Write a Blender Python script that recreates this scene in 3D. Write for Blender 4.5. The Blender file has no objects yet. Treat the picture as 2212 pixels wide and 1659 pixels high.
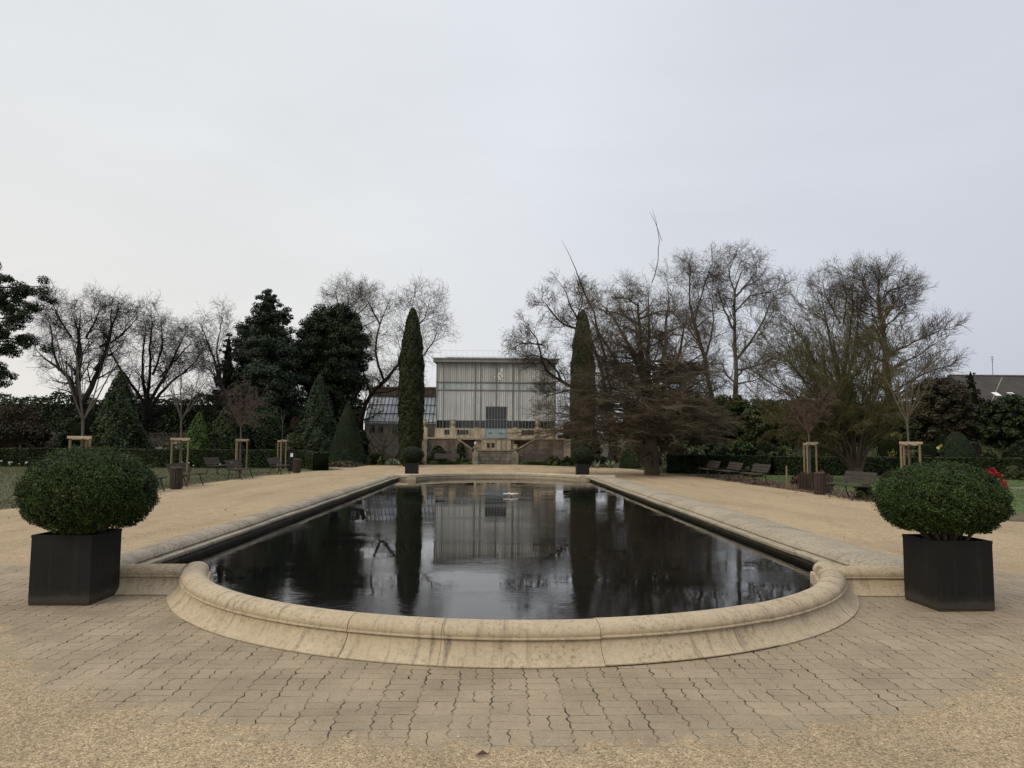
import bpy, math, random
import numpy as np
from mathutils import Vector, Matrix

random.seed(7)
SC = bpy.context.scene
COL = SC.collection
PI = math.pi

# ------------------------------------------------------------------ camera
CAM = np.array((0.0, 0.0, 1.6))
FPX, CX, CY = 1598.0, 1106.0, 829.5          # measured on a 2212 px wide copy of the photograph
PITCH, YAW, ROLL = math.radians(4.62), math.radians(1.33), math.radians(0.38)
RM = (Matrix.Rotation(-YAW, 3, 'Z') @ Matrix.Rotation(PI / 2 + PITCH, 3, 'X') @ Matrix.Rotation(ROLL, 3, 'Z'))
RN = np.array(RM)
cd = bpy.data.cameras.new('camera')
cam = bpy.data.objects.new('camera', cd)
COL.objects.link(cam)
cam.matrix_world = Matrix.Translation(Vector(CAM)) @ RM.to_4x4()
cd.sensor_width = 36.0
cd.lens = 36.0 * FPX / 2212.0
cd.clip_end = 3000
SC.camera = cam


def ray(px, py):
    return RN @ np.array(((px - CX) / FPX, -(py - CY) / FPX, -1.0))


def F(px, py, Y):
    v = ray(px, py)
    return CAM + v * (Y / v[1])


def G(px, py, z=0.0):
    v = ray(px, py)
    return CAM + v * ((z - CAM[2]) / v[2])


def sm(t):
    t = np.clip(t, 0, 1)
    return t * t * (3 - 2 * t)


def gz(x, y):
    """terrain height: flat garden, rockery banks on both sides behind the hedges"""
    xl = sm((-x - 8.5) / 5.0) * sm((y - 49.5) / 20.0)
    xr = sm((x - 9.0) / 5.0) * sm((y - 43.5) / 20.0)
    return 2.4 * np.maximum(xl, xr)


# ------------------------------------------------------------------ objects
def tag(o, label=None, cat=None, group=None, kind=None):
    if label: o['label'] = label
    if cat: o['category'] = cat
    if group: o['group'] = group
    if kind: o['kind'] = kind
    return o


def thing(name, label, cat, loc=(0, 0, 0), rotz=0.0, group=None):
    o = bpy.data.objects.new(name, None)
    COL.objects.link(o)
    o.empty_display_size = 0.2
    o.location = [float(c) for c in loc]
    o.rotation_euler = (0, 0, rotz)
    return tag(o, label, cat, group)


def origin(o):
    p = np.zeros(3)
    while o is not None:
        p = p + np.array(o.location)
        o = o.parent
    return p


def build(name, V, Fs, mat, parent=None, world=True, smooth=False, mids=None, base=None):
    """link ONE mesh object. V (n,3); Fs: list of polygons or an (m,k) array; world vertices are moved under the parent"""
    V = np.asarray(V, dtype=np.float64).reshape(-1, 3)
    o = None
    loc = np.zeros(3)
    if parent is not None and world:
        V = V - origin(parent)
    elif parent is None and base is not None:
        loc = np.asarray(base, dtype=float)
        V = V - loc
    me = bpy.data.meshes.new(name)
    if isinstance(Fs, np.ndarray):
        m, k = Fs.shape
        me.vertices.add(len(V))
        me.vertices.foreach_set('co', V.astype(np.float32).ravel())
        me.loops.add(m * k)
        me.loops.foreach_set('vertex_index', Fs.astype(np.int32).ravel())
        me.polygons.add(m)
        me.polygons.foreach_set('loop_start', np.arange(0, m * k, k, dtype=np.int32))
        me.polygons.foreach_set('loop_total', np.full(m, k, dtype=np.int32))
    else:
        me.from_pydata([tuple(v) for v in V], [], [tuple(f) for f in Fs])
    mats = mat if isinstance(mat, (list, tuple)) else [mat]
    for mm in mats:
        me.materials.append(mm)
    if mids is not None:
        me.polygons.foreach_set('material_index', np.asarray(mids, dtype=np.int32))
    me.update(calc_edges=True)
    if smooth:
        me.polygons.foreach_set('use_smooth', np.ones(len(me.polygons), dtype=bool))
    o = bpy.data.objects.new(name, me)
    COL.objects.link(o)
    o.location = loc
    if parent is not None:
        o.parent = parent
    return o


def dup(root, loc, rotz=0.0, label=None, scale=None):
    r = root.copy()
    COL.objects.link(r)
    r.location = [float(c) for c in loc]
    r.rotation_euler = (0, 0, rotz)
    if scale: r.scale = scale
    if label: r['label'] = label
    for ch in list(root.children):
        c = ch.copy(); COL.objects.link(c); c.parent = r
        for g in list(ch.children):
            d = g.copy(); COL.objects.link(d); d.parent = c
    return r


class MB:
    def __init__(s): s.v = []; s.f = []

    def add(s, vs, fs):
        n = len(s.v)
        s.v += [tuple(float(c) for c in p) for p in vs]
        s.f += [tuple(i + n for i in f) for f in fs]
        return s

    def box(s, x0, y0, z0, x1, y1, z1, taper=0.0):
        t = taper
        return s.add([(x0, y0, z0), (x1, y0, z0), (x1, y1, z0), (x0, y1, z0),
                      (x0 + t, y0 + t, z1), (x1 - t, y0 + t, z1), (x1 - t, y1 - t, z1), (x0 + t, y1 - t, z1)],
                     [(3, 2, 1, 0), (4, 5, 6, 7), (0, 1, 5, 4), (1, 2, 6, 5), (2, 3, 7, 6), (3, 0, 4, 7)])

    def bbox(s, x0, y0, z0, x1, y1, z1, b=0.01):
        """box with bevelled upright and top edges"""
        pts = [(x0 + b, y0), (x1 - b, y0), (x1, y0 + b), (x1, y1 - b), (x1 - b, y1), (x0 + b, y1), (x0, y1 - b), (x0, y0 + b)]
        cx, cy = (x0 + x1) / 2, (y0 + y1) / 2
        def ins(p):
            return (p[0] + (b if p[0] < cx else -b), p[1] + (b if p[1] < cy else -b))
        vs = [(p[0], p[1], z0) for p in pts] + [(p[0], p[1], z1 - b) for p in pts] + [ins(p) + (z1,) for p in pts]
        fs = [tuple(range(7, -1, -1)), tuple(range(16, 24))]
        for i in range(8):
            j = (i + 1) % 8
            fs += [(i, j, 8 + j, 8 + i), (8 + i, 8 + j, 16 + j, 16 + i)]
        return s.add(vs, fs)

    def bar(s, a, b, w, h=None):
        """rectangular bar between two points"""
        h = h or w
        a = np.array(a, float); b = np.array(b, float)
        d = b - a; d /= np.linalg.norm(d)
        u = np.cross(d, (0, 0, 1.0))
        if np.linalg.norm(u) < 1e-4: u = np.array((1.0, 0, 0))
        u /= np.linalg.norm(u); k = np.cross(u, d)
        vs = [p + u * sx * w / 2 + k * sz * h / 2 for p in (a, b) for sx, sz in ((-1, -1), (1, -1), (1, 1), (-1, 1))]
        return s.add(vs, [(3, 2, 1, 0), (4, 5, 6, 7), (0, 1, 5, 4), (1, 2, 6, 5), (2, 3, 7, 6), (3, 0, 4, 7)])

    def lathe(s, prof, n=16, c=(0, 0, 0), sq=False):
        vs = []; fs = []
        for r, z in prof:
            for i in range(n):
                a = 2 * PI * (i + .5) / n
                vs.append((c[0] + r * math.cos(a), c[1] + r * math.sin(a), c[2] + z))
        m = len(prof)
        for j in range(m - 1):
            for i in range(n):
                k = (i + 1) % n
                fs.append((j * n + i, j * n + k, (j + 1) * n + k, (j + 1) * n + i))
        fs.append(tuple(range(n - 1, -1, -1))); fs.append(tuple((m - 1) * n + i for i in range(n)))
        return s.add(vs, fs)

    def build(s, name, mat, parent=None, world=True, smooth=False, base=None):
        return build(name, s.v, s.f, mat, parent, world, smooth, base=base)


# ------------------------------------------------------------------ materials
def newmat(name):
    m = bpy.data.materials.new(name)
    m.use_nodes = True
    nt = m.node_tree
    b = nt.nodes['Principled BSDF']
    return m, nt, b


def N(nt, t, **kw):
    n = nt.nodes.new(t)
    for k, v in kw.items():
        if k.startswith('i_'):
            n.inputs[k[2:].replace('_', ' ')].default_value = v
        else:
            setattr(n, k, v)
    return n


def L(nt, a, b): nt.links.new(a, b)


def ramp(nt, fac, stops):
    r = N(nt, 'ShaderNodeValToRGB')
    e = r.color_ramp.elements
    while len(e) < len(stops): e.new(0.5)
    for el, (p, c) in zip(e, stops):
        el.position = p
        el.color = (c[0], c[1], c[2], 1) if not isinstance(c, (int, float)) else (c, c, c, 1)
    L(nt, fac, r.inputs[0])
    return r.outputs[0]


def coords(nt, scale=(1, 1, 1), rot=(0, 0, 0)):
    tc = N(nt, 'ShaderNodeTexCoord')
    mp = N(nt, 'ShaderNodeMapping')
    mp.inputs['Scale'].default_value = scale
    mp.inputs['Rotation'].default_value = rot
    L(nt, tc.outputs['Object'], mp.inputs['Vector'])
    return mp.outputs[0]


def noise(nt, vec, scale, detail=5, rough=0.55, dist=0.0):
    n = N(nt, 'ShaderNodeTexNoise')
    n.inputs['Scale'].default_value = scale
    n.inputs['Detail'].default_value = detail
    n.inputs['Roughness'].default_value = rough
    n.inputs['Distortion'].default_value = dist
    L(nt, vec, n.inputs['Vector'])
    return n.outputs['Fac']


def mixc(nt, fac, a, b, mode='MIX'):
    m = N(nt, 'ShaderNodeMix', data_type='RGBA', blend_type=mode)
    for s, v in ((m.inputs[0], fac), (m.inputs[6], a), (m.inputs[7], b)):
        if isinstance(v, (int, float)): s.default_value = v
        elif isinstance(v, (tuple, list)): s.default_value = (v[0], v[1], v[2], 1)
        else: L(nt, v, s)
    return m.outputs[2]


def math_(nt, op, a, b=None, c=None, clamp=False):
    m = N(nt, 'ShaderNodeMath', operation=op, use_clamp=clamp)
    for i, v in enumerate((a, b, c)):
        if v is None: continue
        if isinstance(v, (int, float)): m.inputs[i].default_value = v
        else: L(nt, v, m.inputs[i])
    return m.outputs[0]


def bump(nt, b, h, strength=0.4, dist=0.02):
    n = N(nt, 'ShaderNodeBump')
    n.inputs['Strength'].default_value = strength
    n.inputs['Distance'].default_value = dist
    L(nt, h, n.inputs['Height'])
    L(nt, n.outputs[0], b.inputs['Normal'])


def simple(name, c1, c2, scale=3, rough=0.85, bmp=0.3, bscale=40, stretch=(1, 1, 1), metal=0, spec=0.3, c3=None):
    m, nt, b = newmat(name)
    v = coords(nt, stretch)
    n1 = noise(nt, v, scale, 6, .6)
    stops = [(.3, c1), (.7, c2)] if c3 is None else [(.28, c1), (.5, c2), (.72, c3)]
    L(nt, ramp(nt, n1, stops), b.inputs['Base Color'])
    b.inputs['Roughness'].default_value = rough
    b.inputs['Metallic'].default_value = metal
    b.inputs['Specular IOR Level'].default_value = spec
    if bmp: bump(nt, b, noise(nt, v, bscale, 5, .65), bmp, 0.01)
    return m


def leafmat(name, dark, mid, light, scale=1.2, rough=.6, odd=None):
    m, nt, b = newmat(name)
    g = N(nt, 'ShaderNodeNewGeometry')
    c = ramp(nt, g.outputs['Random Per Island'], [(0.0, dark), (.55, mid), (1.0, light)] if odd is None else [(0.0, dark), (.55, mid), (.965, light), (.98, odd)])
    n1 = noise(nt, coords(nt), scale, 4, .6)
    k = ramp(nt, n1, [(.3, .5), (.7, 1.35)])  # broad noise paints the shading of leaf clumps into the colour
    L(nt, mixc(nt, 1.0, c, k, 'MULTIPLY'), b.inputs['Base Color'])
    b.inputs['Roughness'].default_value = rough
    b.inputs['Specular IOR Level'].default_value = .18
    return m


def gravel_nodes(nt):
    v = coords(nt)
    big = noise(nt, v, .35, 5, .6)
    med = noise(nt, v, 3.0, 6, .7)
    vo = N(nt, 'ShaderNodeTexVoronoi')
    vo.inputs['Scale'].default_value = 105
    L(nt, v, vo.inputs['Vector'])
    vo2 = N(nt, 'ShaderNodeTexVoronoi')
    vo2.inputs['Scale'].default_value = 45
    L(nt, v, vo2.inputs['Vector'])
    base = ramp(nt, big, [(.3, (.34, .25, .148)), (.55, (.40, .297, .178)), (.75, (.435, .33, .205))])
    base = mixc(nt, .55, base, ramp(nt, med, [(.3, (.295, .22, .135)), (.6, (.405, .305, .192)), (.8, (.48, .37, .245))]))
    track = noise(nt, coords(nt, (1.1, .16, 1)), 1.0, 5, .65, .5)
    base = mixc(nt, 1.0, base, ramp(nt, track, [(.30, .80), (.5, 1.0), (.72, 1.10)]), 'MULTIPLY')
    blot = ramp(nt, noise(nt, coords(nt, (.7, .7, 1)), 1.0, 6, .75), [(.60, 1.0), (.74, .82)])
    base = mixc(nt, 1.0, base, blot, 'MULTIPLY')
    cell = N(nt, 'ShaderNodeSeparateColor'); L(nt, vo.outputs['Color'], cell.inputs[0])
    cell2 = N(nt, 'ShaderNodeSeparateColor'); L(nt, vo2.outputs['Color'], cell2.inputs[0])
    k = ramp(nt, cell.outputs[0], [(.0, .60), (.45, .96), (.8, 1.10), (1., 1.48)])
    k2 = ramp(nt, cell2.outputs[1], [(.0, .84), (.5, 1.0), (1., 1.14)])
    c = mixc(nt, 1.0, base, k, 'MULTIPLY')
    c = mixc(nt, 1.0, c, k2, 'MULTIPLY')
    edge = ramp(nt, vo.outputs['Distance'], [(.35, 1.0), (.75, .55)])
    c = mixc(nt, .6, c, mixc(nt, 1.0, c, edge, 'MULTIPLY'))
    h = math_(nt, 'SUBTRACT', 1.0, vo.outputs['Distance'])
    return c, h, med


def m_gravel():
    m, nt, b = newmat('gravel')
    c, h, med = gravel_nodes(nt)
    L(nt, c, b.inputs['Base Color'])
    b.inputs['Roughness'].default_value = .95
    b.inputs['Specular IOR Level'].default_value = .15
    bump(nt, b, h, .55, .006)
    return m


def m_paving():
    m, nt, b = newmat('paving')
    gc, gh, gmed = gravel_nodes(nt)
    v = coords(nt)
    # toothed interlocking joints: shift x with a triangle wave of y, and wobble both
    sep = N(nt, 'ShaderNodeSeparateXYZ'); L(nt, v, sep.inputs[0])
    wob = N(nt, 'ShaderNodeTexNoise'); wob.inputs['Scale'].default_value = 9; wob.inputs['Detail'].default_value = 4
    L(nt, v, wob.inputs['Vector'])
    ws = N(nt, 'ShaderNodeSeparateColor'); L(nt, wob.outputs['Color'], ws.inputs[0])
    lo = N(nt, 'ShaderNodeTexNoise'); lo.inputs['Scale'].default_value = 1.1; lo.inputs['Detail'].default_value = 2
    L(nt, v, lo.inputs['Vector'])
    ls = N(nt, 'ShaderNodeSeparateColor'); L(nt, lo.outputs['Color'], ls.inputs[0])
    sub_ = lambda k, amp: math_(nt, 'MULTIPLY', math_(nt, 'SUBTRACT', k, .5), amp)
    CW = .225
    y = math_(nt, 'ADD', math_(nt, 'ADD', sep.outputs[1], sub_(ws.outputs[1], .016)), sub_(ls.outputs[1], .10))
    yr = math_(nt, 'DIVIDE', y, CW)
    tooth = lambda t: math_(nt, 'PINGPONG', math_(nt, 'MULTIPLY', t, 4.0), 1.0)
    x = math_(nt, 'ADD', math_(nt, 'ADD', sep.outputs[0], math_(nt, 'MULTIPLY', tooth(yr), .016)), math_(nt, 'ADD', sub_(ws.outputs[0], .045), sub_(ls.outputs[0], .10)))
    xr = math_(nt, 'DIVIDE', x, CW)
    def line(t, cell, wd, soft):
        d = math_(nt, 'MULTIPLY', math_(nt, 'PINGPONG', t, .5), cell)          # distance to the nearest joint
        return math_(nt, 'SUBTRACT', 1.0, math_(nt, 'DIVIDE', math_(nt, 'MAXIMUM', math_(nt, 'SUBTRACT', d, wd), 0.0), soft), clamp=True)
    wv = math_(nt, 'SUBTRACT', math_(nt, 'MULTIPLY', noise(nt, v, 8, 4, .65), .0135), .0036)
    ix = math_(nt, 'FLOOR', xr); iy = math_(nt, 'FLOOR', yr)
    par = math_(nt, 'MODULO', math_(nt, 'ABSOLUTE', math_(nt, 'ADD', ix, iy)), 2.0)
    Lv = line(xr, CW, wv, .0022)
    Lh = math_(nt, 'MULTIPLY', line(yr, CW, math_(nt, 'MULTIPLY', wv, .45), .0022), .9)
    Lmh = math_(nt, 'MULTIPLY', math_(nt, 'MULTIPLY', line(math_(nt, 'ADD', yr, .5), CW, math_(nt, 'MULTIPLY', wv, .3), .002), par), .8)
    Lmv = math_(nt, 'MULTIPLY', line(math_(nt, 'ADD', xr, .5), CW, math_(nt, 'MULTIPLY', wv, .7), .0022), math_(nt, 'SUBTRACT', 1.0, par))
    joint = math_(nt, 'MAXIMUM', math_(nt, 'MAXIMUM', Lv, Lh), math_(nt, 'MAXIMUM', Lmh, Lmv))
    cidx = N(nt, 'ShaderNodeCombineXYZ'); L(nt, ix, cidx.inputs[0]); L(nt, iy, cidx.inputs[1])
    wn = N(nt, 'ShaderNodeTexWhiteNoise', noise_dimensions='2D'); L(nt, cidx.outputs[0], wn.inputs['Vector'])
    tone = ramp(nt, wn.outputs['Value'], [(0, .92), (1, 1.07)])
    patch = noise(nt, v, 1.6, 5, .65)
    fine = noise(nt, v, 70, 6, .75)
    base = ramp(nt, patch, [(.3, (.215, .168, .112)), (.52, (.268, .211, .142)), (.75, (.315, .248, .168))])
    base = mixc(nt, 1.0, base, tone, 'MULTIPLY')
    base = mixc(nt, 1.0, base, ramp(nt, fine, [(.25, .72), (.5, 1.0), (.78, 1.28)]), 'MULTIPLY')
    # joints: dark, mossy, partly filled with sand
    fill = ramp(nt, noise(nt, v, 2.6, 5, .7), [(.38, 0.12), (.56, 1.0)])
    jm = math_(nt, 'MULTIPLY', joint, fill)
    jm = math_(nt, 'MULTIPLY', jm, ramp(nt, noise(nt, v, 16, 3, .6), [(.33, .15), (.47, 1.0)]))
    jc = mixc(nt, ramp(nt, noise(nt, v, 5, 3), [(.48, 0), (.66, 1)]), (.022, .018, .011), (.040, .046, .014))
    col = mixc(nt, jm, base, jc)
    at = N(nt, 'ShaderNodeAttribute', attribute_name='edge')
    e = math_(nt, 'ADD', at.outputs['Fac'], math_(nt, 'MULTIPLY', math_(nt, 'SUBTRACT', noise(nt, v, 4, 6, .7), .5), .62))
    ef = ramp(nt, e, [(.46, 0.0), (.56, 1.0)])
    L(nt, mixc(nt, ef, col, gc), b.inputs['Base Color'])
    b.inputs['Roughness'].default_value = .93
    b.inputs['Specular IOR Level'].default_value = .2
    hp = math_(nt, 'ADD', math_(nt, 'MULTIPLY', jm, -1.0), math_(nt, 'MULTIPLY', fine, .35))
    hm = N(nt, 'ShaderNodeMix'); L(nt, ef, hm.inputs[0]); L(nt, hp, hm.inputs[2]); L(nt, gh, hm.inputs[3])
    bump(nt, b, hm.outputs[0], .6, .008)
    return m


def m_rim(name, c_lo, c_hi, stain, amount, lichen, wetline=True):
    """weathered limestone with run-off streaks that follow the fall of the stone"""
    m, nt, b = newmat(name)
    v = coords(nt)
    n1 = noise(nt, v, 2.2, 6, .65)
    col = ramp(nt, n1, [(.3, c_lo), (.7, c_hi)])
    col = mixc(nt, 1.0, col, ramp(nt, noise(nt, v, 55, 5, .7), [(.25, .84), (.75, 1.14)]), 'MULTIPLY')
    at = N(nt, 'ShaderNodeAttribute', attribute_name='run')        # distance along the rim, metres
    cb = N(nt, 'ShaderNodeCombineXYZ')
    L(nt, math_(nt, 'MULTIPLY', at.outputs['Fac'], 16.0), cb.inputs[0])
    sp = N(nt, 'ShaderNodeSeparateXYZ'); L(nt, v, sp.inputs[0])
    L(nt, math_(nt, 'MULTIPLY', sp.outputs[2], 2.6), cb.inputs[2])
    st = noise(nt, cb.outputs[0], 1.0, 5, .68)
    area = ramp(nt, noise(nt, v, .8, 3, .6), [(.38, 0.15), (.62, 1.0)])
    sf = math_(nt, 'MULTIPLY', ramp(nt, st, [(.52, 0.0), (.72, 1.0)]), area)
    col = mixc(nt, math_(nt, 'MULTIPLY', sf, amount), col, stain)
    li = ramp(nt, noise(nt, v, 26, 7, .8), [(.50, 0.0), (.62, 1.0)])
    la = ramp(nt, noise(nt, v, 1.5, 3, .6), [(.36, 0.25), (.56, 1.0)])
    col = mixc(nt, math_(nt, 'MULTIPLY', math_(nt, 'MULTIPLY', li, la), lichen), col, (.045, .042, .036))
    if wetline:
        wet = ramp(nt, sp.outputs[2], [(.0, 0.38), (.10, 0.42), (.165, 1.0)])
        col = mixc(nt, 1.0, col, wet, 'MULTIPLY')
    L(nt, col, b.inputs['Base Color'])
    b.inputs['Roughness'].default_value = .85
    b.inputs['Specular IOR Level'].default_value = .25
    hh = math_(nt, 'ADD', noise(nt, v, 60, 5, .7), math_(nt, 'MULTIPLY', noise(nt, v, 9, 4, .6), 1.5))
    bump(nt, b, hh, .35, .006)
    return m


def m_water():
    m, nt, b = newmat('water')
    b.inputs['Base Color'].default_value = (.006, .006, .005, 1)
    b.inputs['Roughness'].default_value = .012
    b.inputs['IOR'].default_value = 1.333
    v = coords(nt, (1, 1.0, 1))
    a = noise(nt, v, 1.1, 3, .5)
    n2 = noise(nt, coords(nt, (5, 9, 1)), 1.6, 4, .6)
    gust = ramp(nt, noise(nt, coords(nt, (.22, .5, 1)), 1.0, 3, .6), [(.44, .05), (.62, 1.0)])
    h = math_(nt, 'ADD', math_(nt, 'MULTIPLY', a, .8), math_(nt, 'MULTIPLY', math_(nt, 'MULTIPLY', n2, gust), .8))
    bump(nt, b, h, .11, .022)
    return m


def m_facade(name, c1, c2, c3, stain=(.06, .065, .06)):
    m, nt, b = newmat(name)
    v = coords(nt)
    sp = N(nt, 'ShaderNodeSeparateXYZ'); L(nt, v, sp.inputs[0])
    cell = math_(nt, 'FLOOR', math_(nt, 'MULTIPLY', sp.outputs[0], 5.4))
    wn = N(nt, 'ShaderNodeTexWhiteNoise', noise_dimensions='1D'); L(nt, cell, wn.inputs['W'])
    col = ramp(nt, wn.outputs['Value'], [(.0, c1), (.5, c2), (1.0, c3)])
    st = noise(nt, coords(nt, (13, 1, .35)), 1.0, 6, .75)
    col = mixc(nt, math_(nt, 'MULTIPLY', ramp(nt, st, [(.52, 0), (.70, 1)]), .8), col, stain)
    col = mixc(nt, .5, col, mixc(nt, 1.0, col, ramp(nt, noise(nt, v, .7, 4, .6), [(.3, .7), (.7, 1.25)]), 'MULTIPLY'))
    L(nt, col, b.inputs['Base Color'])
    b.inputs['Roughness'].default_value = .5
    return m


M = {}
M['gravel'] = m_gravel()
M['paving'] = m_paving()
M['rim'] = m_rim('rim_stone', (.36, .284, .187), (.44, .355, .242), (.085, .07, .052), .95, .5, False)
M['rim_side'] = m_rim('rim_side_stone', (.27, .225, .155), (.36, .305, .215), (.08, .07, .06), .8, .9)
M['rim_grey'] = m_rim('rim_grey_stone', (.20, .168, .125), (.34, .285, .21), (.05, .042, .034), .9, 1.0)
M['rim_far'] = m_rim('rim_far_stone', (.29, .24, .16), (.40, .335, .235), (.07, .06, .05), .7, .7, False)
M['water'] = m_water()
M['soil'] = simple('soil', (.045, .032, .02), (.11, .078, .048), 2.5, .95, .7, 30, c3=(.07, .06, .03))
M['ground'] = simple('ground', (.03, .028, .016), (.07, .055, .03), .6, .95, .7, 12, c3=(.045, .06, .022))
M['lawn'] = simple('lawn', (.045, .075, .02), (.075, .105, .03), 1.2, .95, .7, 60, c3=(.055, .09, .024))
M['lawn_worn'] = simple('lawn_worn', (.045, .048, .020), (.08, .07, .034), 1.0, .95, .7, 60, c3=(.045, .055, .02))
M['black'] = simple('black_metal', (.0042, .004, .0036), (.0078, .0072, .0064), 4, .6, .08, 120, spec=.22)
def dusty():
    m, nt, b = newmat('black_planter')
    v = coords(nt)
    sp = N(nt, 'ShaderNodeSeparateXYZ'); L(nt, v, sp.inputs[0])
    base = ramp(nt, noise(nt, v, 3, 5, .6), [(.3, (.0042, .004, .0036)), (.7, (.0085, .0078, .0068))])
    dust = ramp(nt, math_(nt, 'ADD', sp.outputs[2], math_(nt, 'MULTIPLY', noise(nt, v, 9, 5, .7), -.14)), [(.0, 1.0), (.03, .35), (.09, .0)])
    st = math_(nt, 'MULTIPLY', ramp(nt, noise(nt, coords(nt, (22, 22, .8)), 1.0, 4, .6), [(.58, 0), (.8, 1)]), .28)
    f = math_(nt, 'MAXIMUM', math_(nt, 'MULTIPLY', dust, .55), st)
    L(nt, mixc(nt, f, base, (.060, .050, .038)), b.inputs['Base Color'])
    L(nt, ramp(nt, noise(nt, v, 6, 4, .6), [(.3, .42), (.7, .7)]), b.inputs['Roughness'])
    b.inputs['Specular IOR Level'].default_value = .25
    bump(nt, b, noise(nt, v, 2.2, 3, .5), .12, .03)
    return m


M['planter'] = dusty()
M['blackedge'] = simple('black_metal_base', (.016, .0145, .012), (.03, .026, .02), 8, .6, .1, 100, spec=.3)
M['bark_dark'] = simple('dark_bark', (.012, .010, .008), (.03, .025, .019), 5, .95, .6, 25)
M['bark_brown'] = simple('brown_bark', (.035, .026, .017), (.075, .056, .038), 4, .95, .8, 18, (1, 1, .3))
M['bark_mid'] = simple('furrowed_bark', (.05, .038, .026), (.12, .092, .064), 6, .95, .9, 22, (2.2, 2.2, .35))
M['bark_grey'] = simple('grey_bark', (.05, .045, .036), (.11, .10, .08), 5, .95, .6, 25)
M['twig_dark'] = simple('dark_twigs', (.009, .008, .007), (.020, .017, .014), 1, .95, 0)
M['twig_brown'] = simple('brown_twigs', (.038, .028, .018), (.075, .054, .034), .7, .95, 0)
M['twig_fuzz'] = simple('russet_twigs', (.048, .037, .023), (.118, .092, .060), .8, .95, 0)
M['twig_olive'] = simple('olive_twigs', (.050, .044, .018), (.115, .098, .042), .7, .95, 0)
M['twig_pale'] = simple('pale_twigs', (.09, .075, .055), (.17, .145, .11), 2, .95, 0)
M['twig_vase'] = simple('vase_twigs', (.06, .047, .033), (.12, .096, .068), 2, .95, 0)
M['twig_rosy'] = simple('rosy_twigs', (.055, .036, .030), (.12, .082, .068), 2, .95, 0)
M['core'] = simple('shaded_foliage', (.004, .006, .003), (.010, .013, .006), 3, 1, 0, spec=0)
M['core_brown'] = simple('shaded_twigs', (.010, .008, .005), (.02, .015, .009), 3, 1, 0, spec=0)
M['box'] = leafmat('box_leaves', (.006, .013, .002), (.019, .039, .006), (.054, .092, .016), 6, odd=(.10, .075, .028))
M['box_dry'] = leafmat('box_leaves_dry', (.010, .018, .005), (.028, .042, .011), (.060, .075, .022), 5)
M['yew'] = leafmat('yew_leaves', (.009, .015, .006), (.019, .031, .012), (.034, .053, .020), 1.5)
M['cypress'] = leafmat('cypress_leaves', (.010, .014, .005), (.024, .030, .010), (.042, .050, .018), 1.2)
M['conifer'] = leafmat('conifer_leaves', (.010, .018, .010), (.024, .038, .021), (.050, .070, .040), .7)
M['oak'] = leafmat('oak_leaves', (.008, .014, .006), (.020, .030, .012), (.044, .060, .026), .6)
M['darkgreen'] = leafmat('dark_leaves', (.007, .013, .004), (.019, .030, .009), (.042, .062, .017), .8)
M['olive'] = leafmat('olive_leaves', (.018, .024, .007), (.044, .050, .017), (.085, .092, .033), .8)
M['brownleaf'] = leafmat('brown_leaves', (.018, .016, .008), (.038, .032, .016), (.062, .052, .026), .8)
M['bright'] = leafmat('bright_leaves', (.020, .038, .008), (.046, .080, .015), (.080, .130, .026), 1)
M['yellow'] = leafmat('yellow_leaves', (.035, .034, .006), (.10, .085, .012), (.20, .165, .025), 1.5)
M['variegated'] = leafmat('variegated_leaves', (.18, .15, .03), (.42, .36, .10), (.62, .55, .22), 2)
M['russet'] = leafmat('russet_leaves', (.04, .022, .015), (.085, .046, .034), (.14, .078, .055), 2)
M['red'] = leafmat('red_leaves', (.16, .006, .010), (.34, .014, .022), (.50, .035, .04), 2)
M['palegreen'] = leafmat('pale_leaves', (.09, .13, .07), (.20, .26, .16), (.36, .42, .30), 2)
M['grasstuft'] = leafmat('tuft_leaves', (.03, .042, .011), (.058, .075, .02), (.11, .12, .042), 2)
M['white'] = simple('white_petals', (.6, .6, .56), (.75, .75, .72), 3, .7, 0)
M['rock'] = simple('rockery_stone', (.12, .10, .075), (.26, .23, .18), 4, .9, .8, 10)
M['wood'] = simple('bench_wood', (.028, .021, .016), (.055, .042, .032), 3, .8, .5, 30, (1, 14, 14))
M['bin_wood'] = simple('bin_wood', (.024, .016, .011), (.048, .034, .024), 3, .8, .5, 30, (12, 12, 1))
M['stake_top'] = simple('stake_top_wood', (.30, .23, .15), (.44, .35, .24), 4, .85, .5, 30, (10, 10, 1))
M['stake'] = simple('stake_wood', (.12, .088, .054), (.23, .175, .11), 4, .85, .5, 30, (10, 10, 1))
M['iron'] = simple('cast_iron', (.010, .010, .010), (.022, .021, .020), 6, .55, .1, 60, spec=.4)
M['facade'] = m_facade('whitewashed_glass', (.42, .43, .415), (.49, .495, .48), (.56, .565, .545))
M['facade_up'] = m_facade('whitewashed_glass_upper', (.37, .36, .33), (.455, .445, .415), (.54, .535, .505))
M['band'] = m_facade('grey_band', (.28, .315, .31), (.35, .385, .375), (.41, .44, .43))
M['frame'] = simple('grey_frame', (.11, .112, .106), (.20, .205, .195), 3, .6, .1, 40)
M['roofmetal'] = simple('roof_metal', (.12, .125, .125), (.20, .205, .20), 2, .5, .1, 40)
M['glass'] = simple('dark_glass', (.012, .014, .014), (.028, .032, .032), 2, .12, 0, spec=.5)
M['bluedoor'] = simple('blue_grey_door', (.19, .245, .265), (.26, .315, .33), 2, .6, .1, 30)
M['cream'] = simple('cream_render', (.15, .12, .085), (.36, .305, .22), 1.6, .9, .4, 24, (2.2, 1, .45), c3=(.47, .41, .31))
M['stone'] = simple('weathered_stone', (.17, .14, .095), (.33, .275, .195), 1.1, .9, .6, 14, (1.4, 1, .6), c3=(.25, .21, .14))
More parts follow.
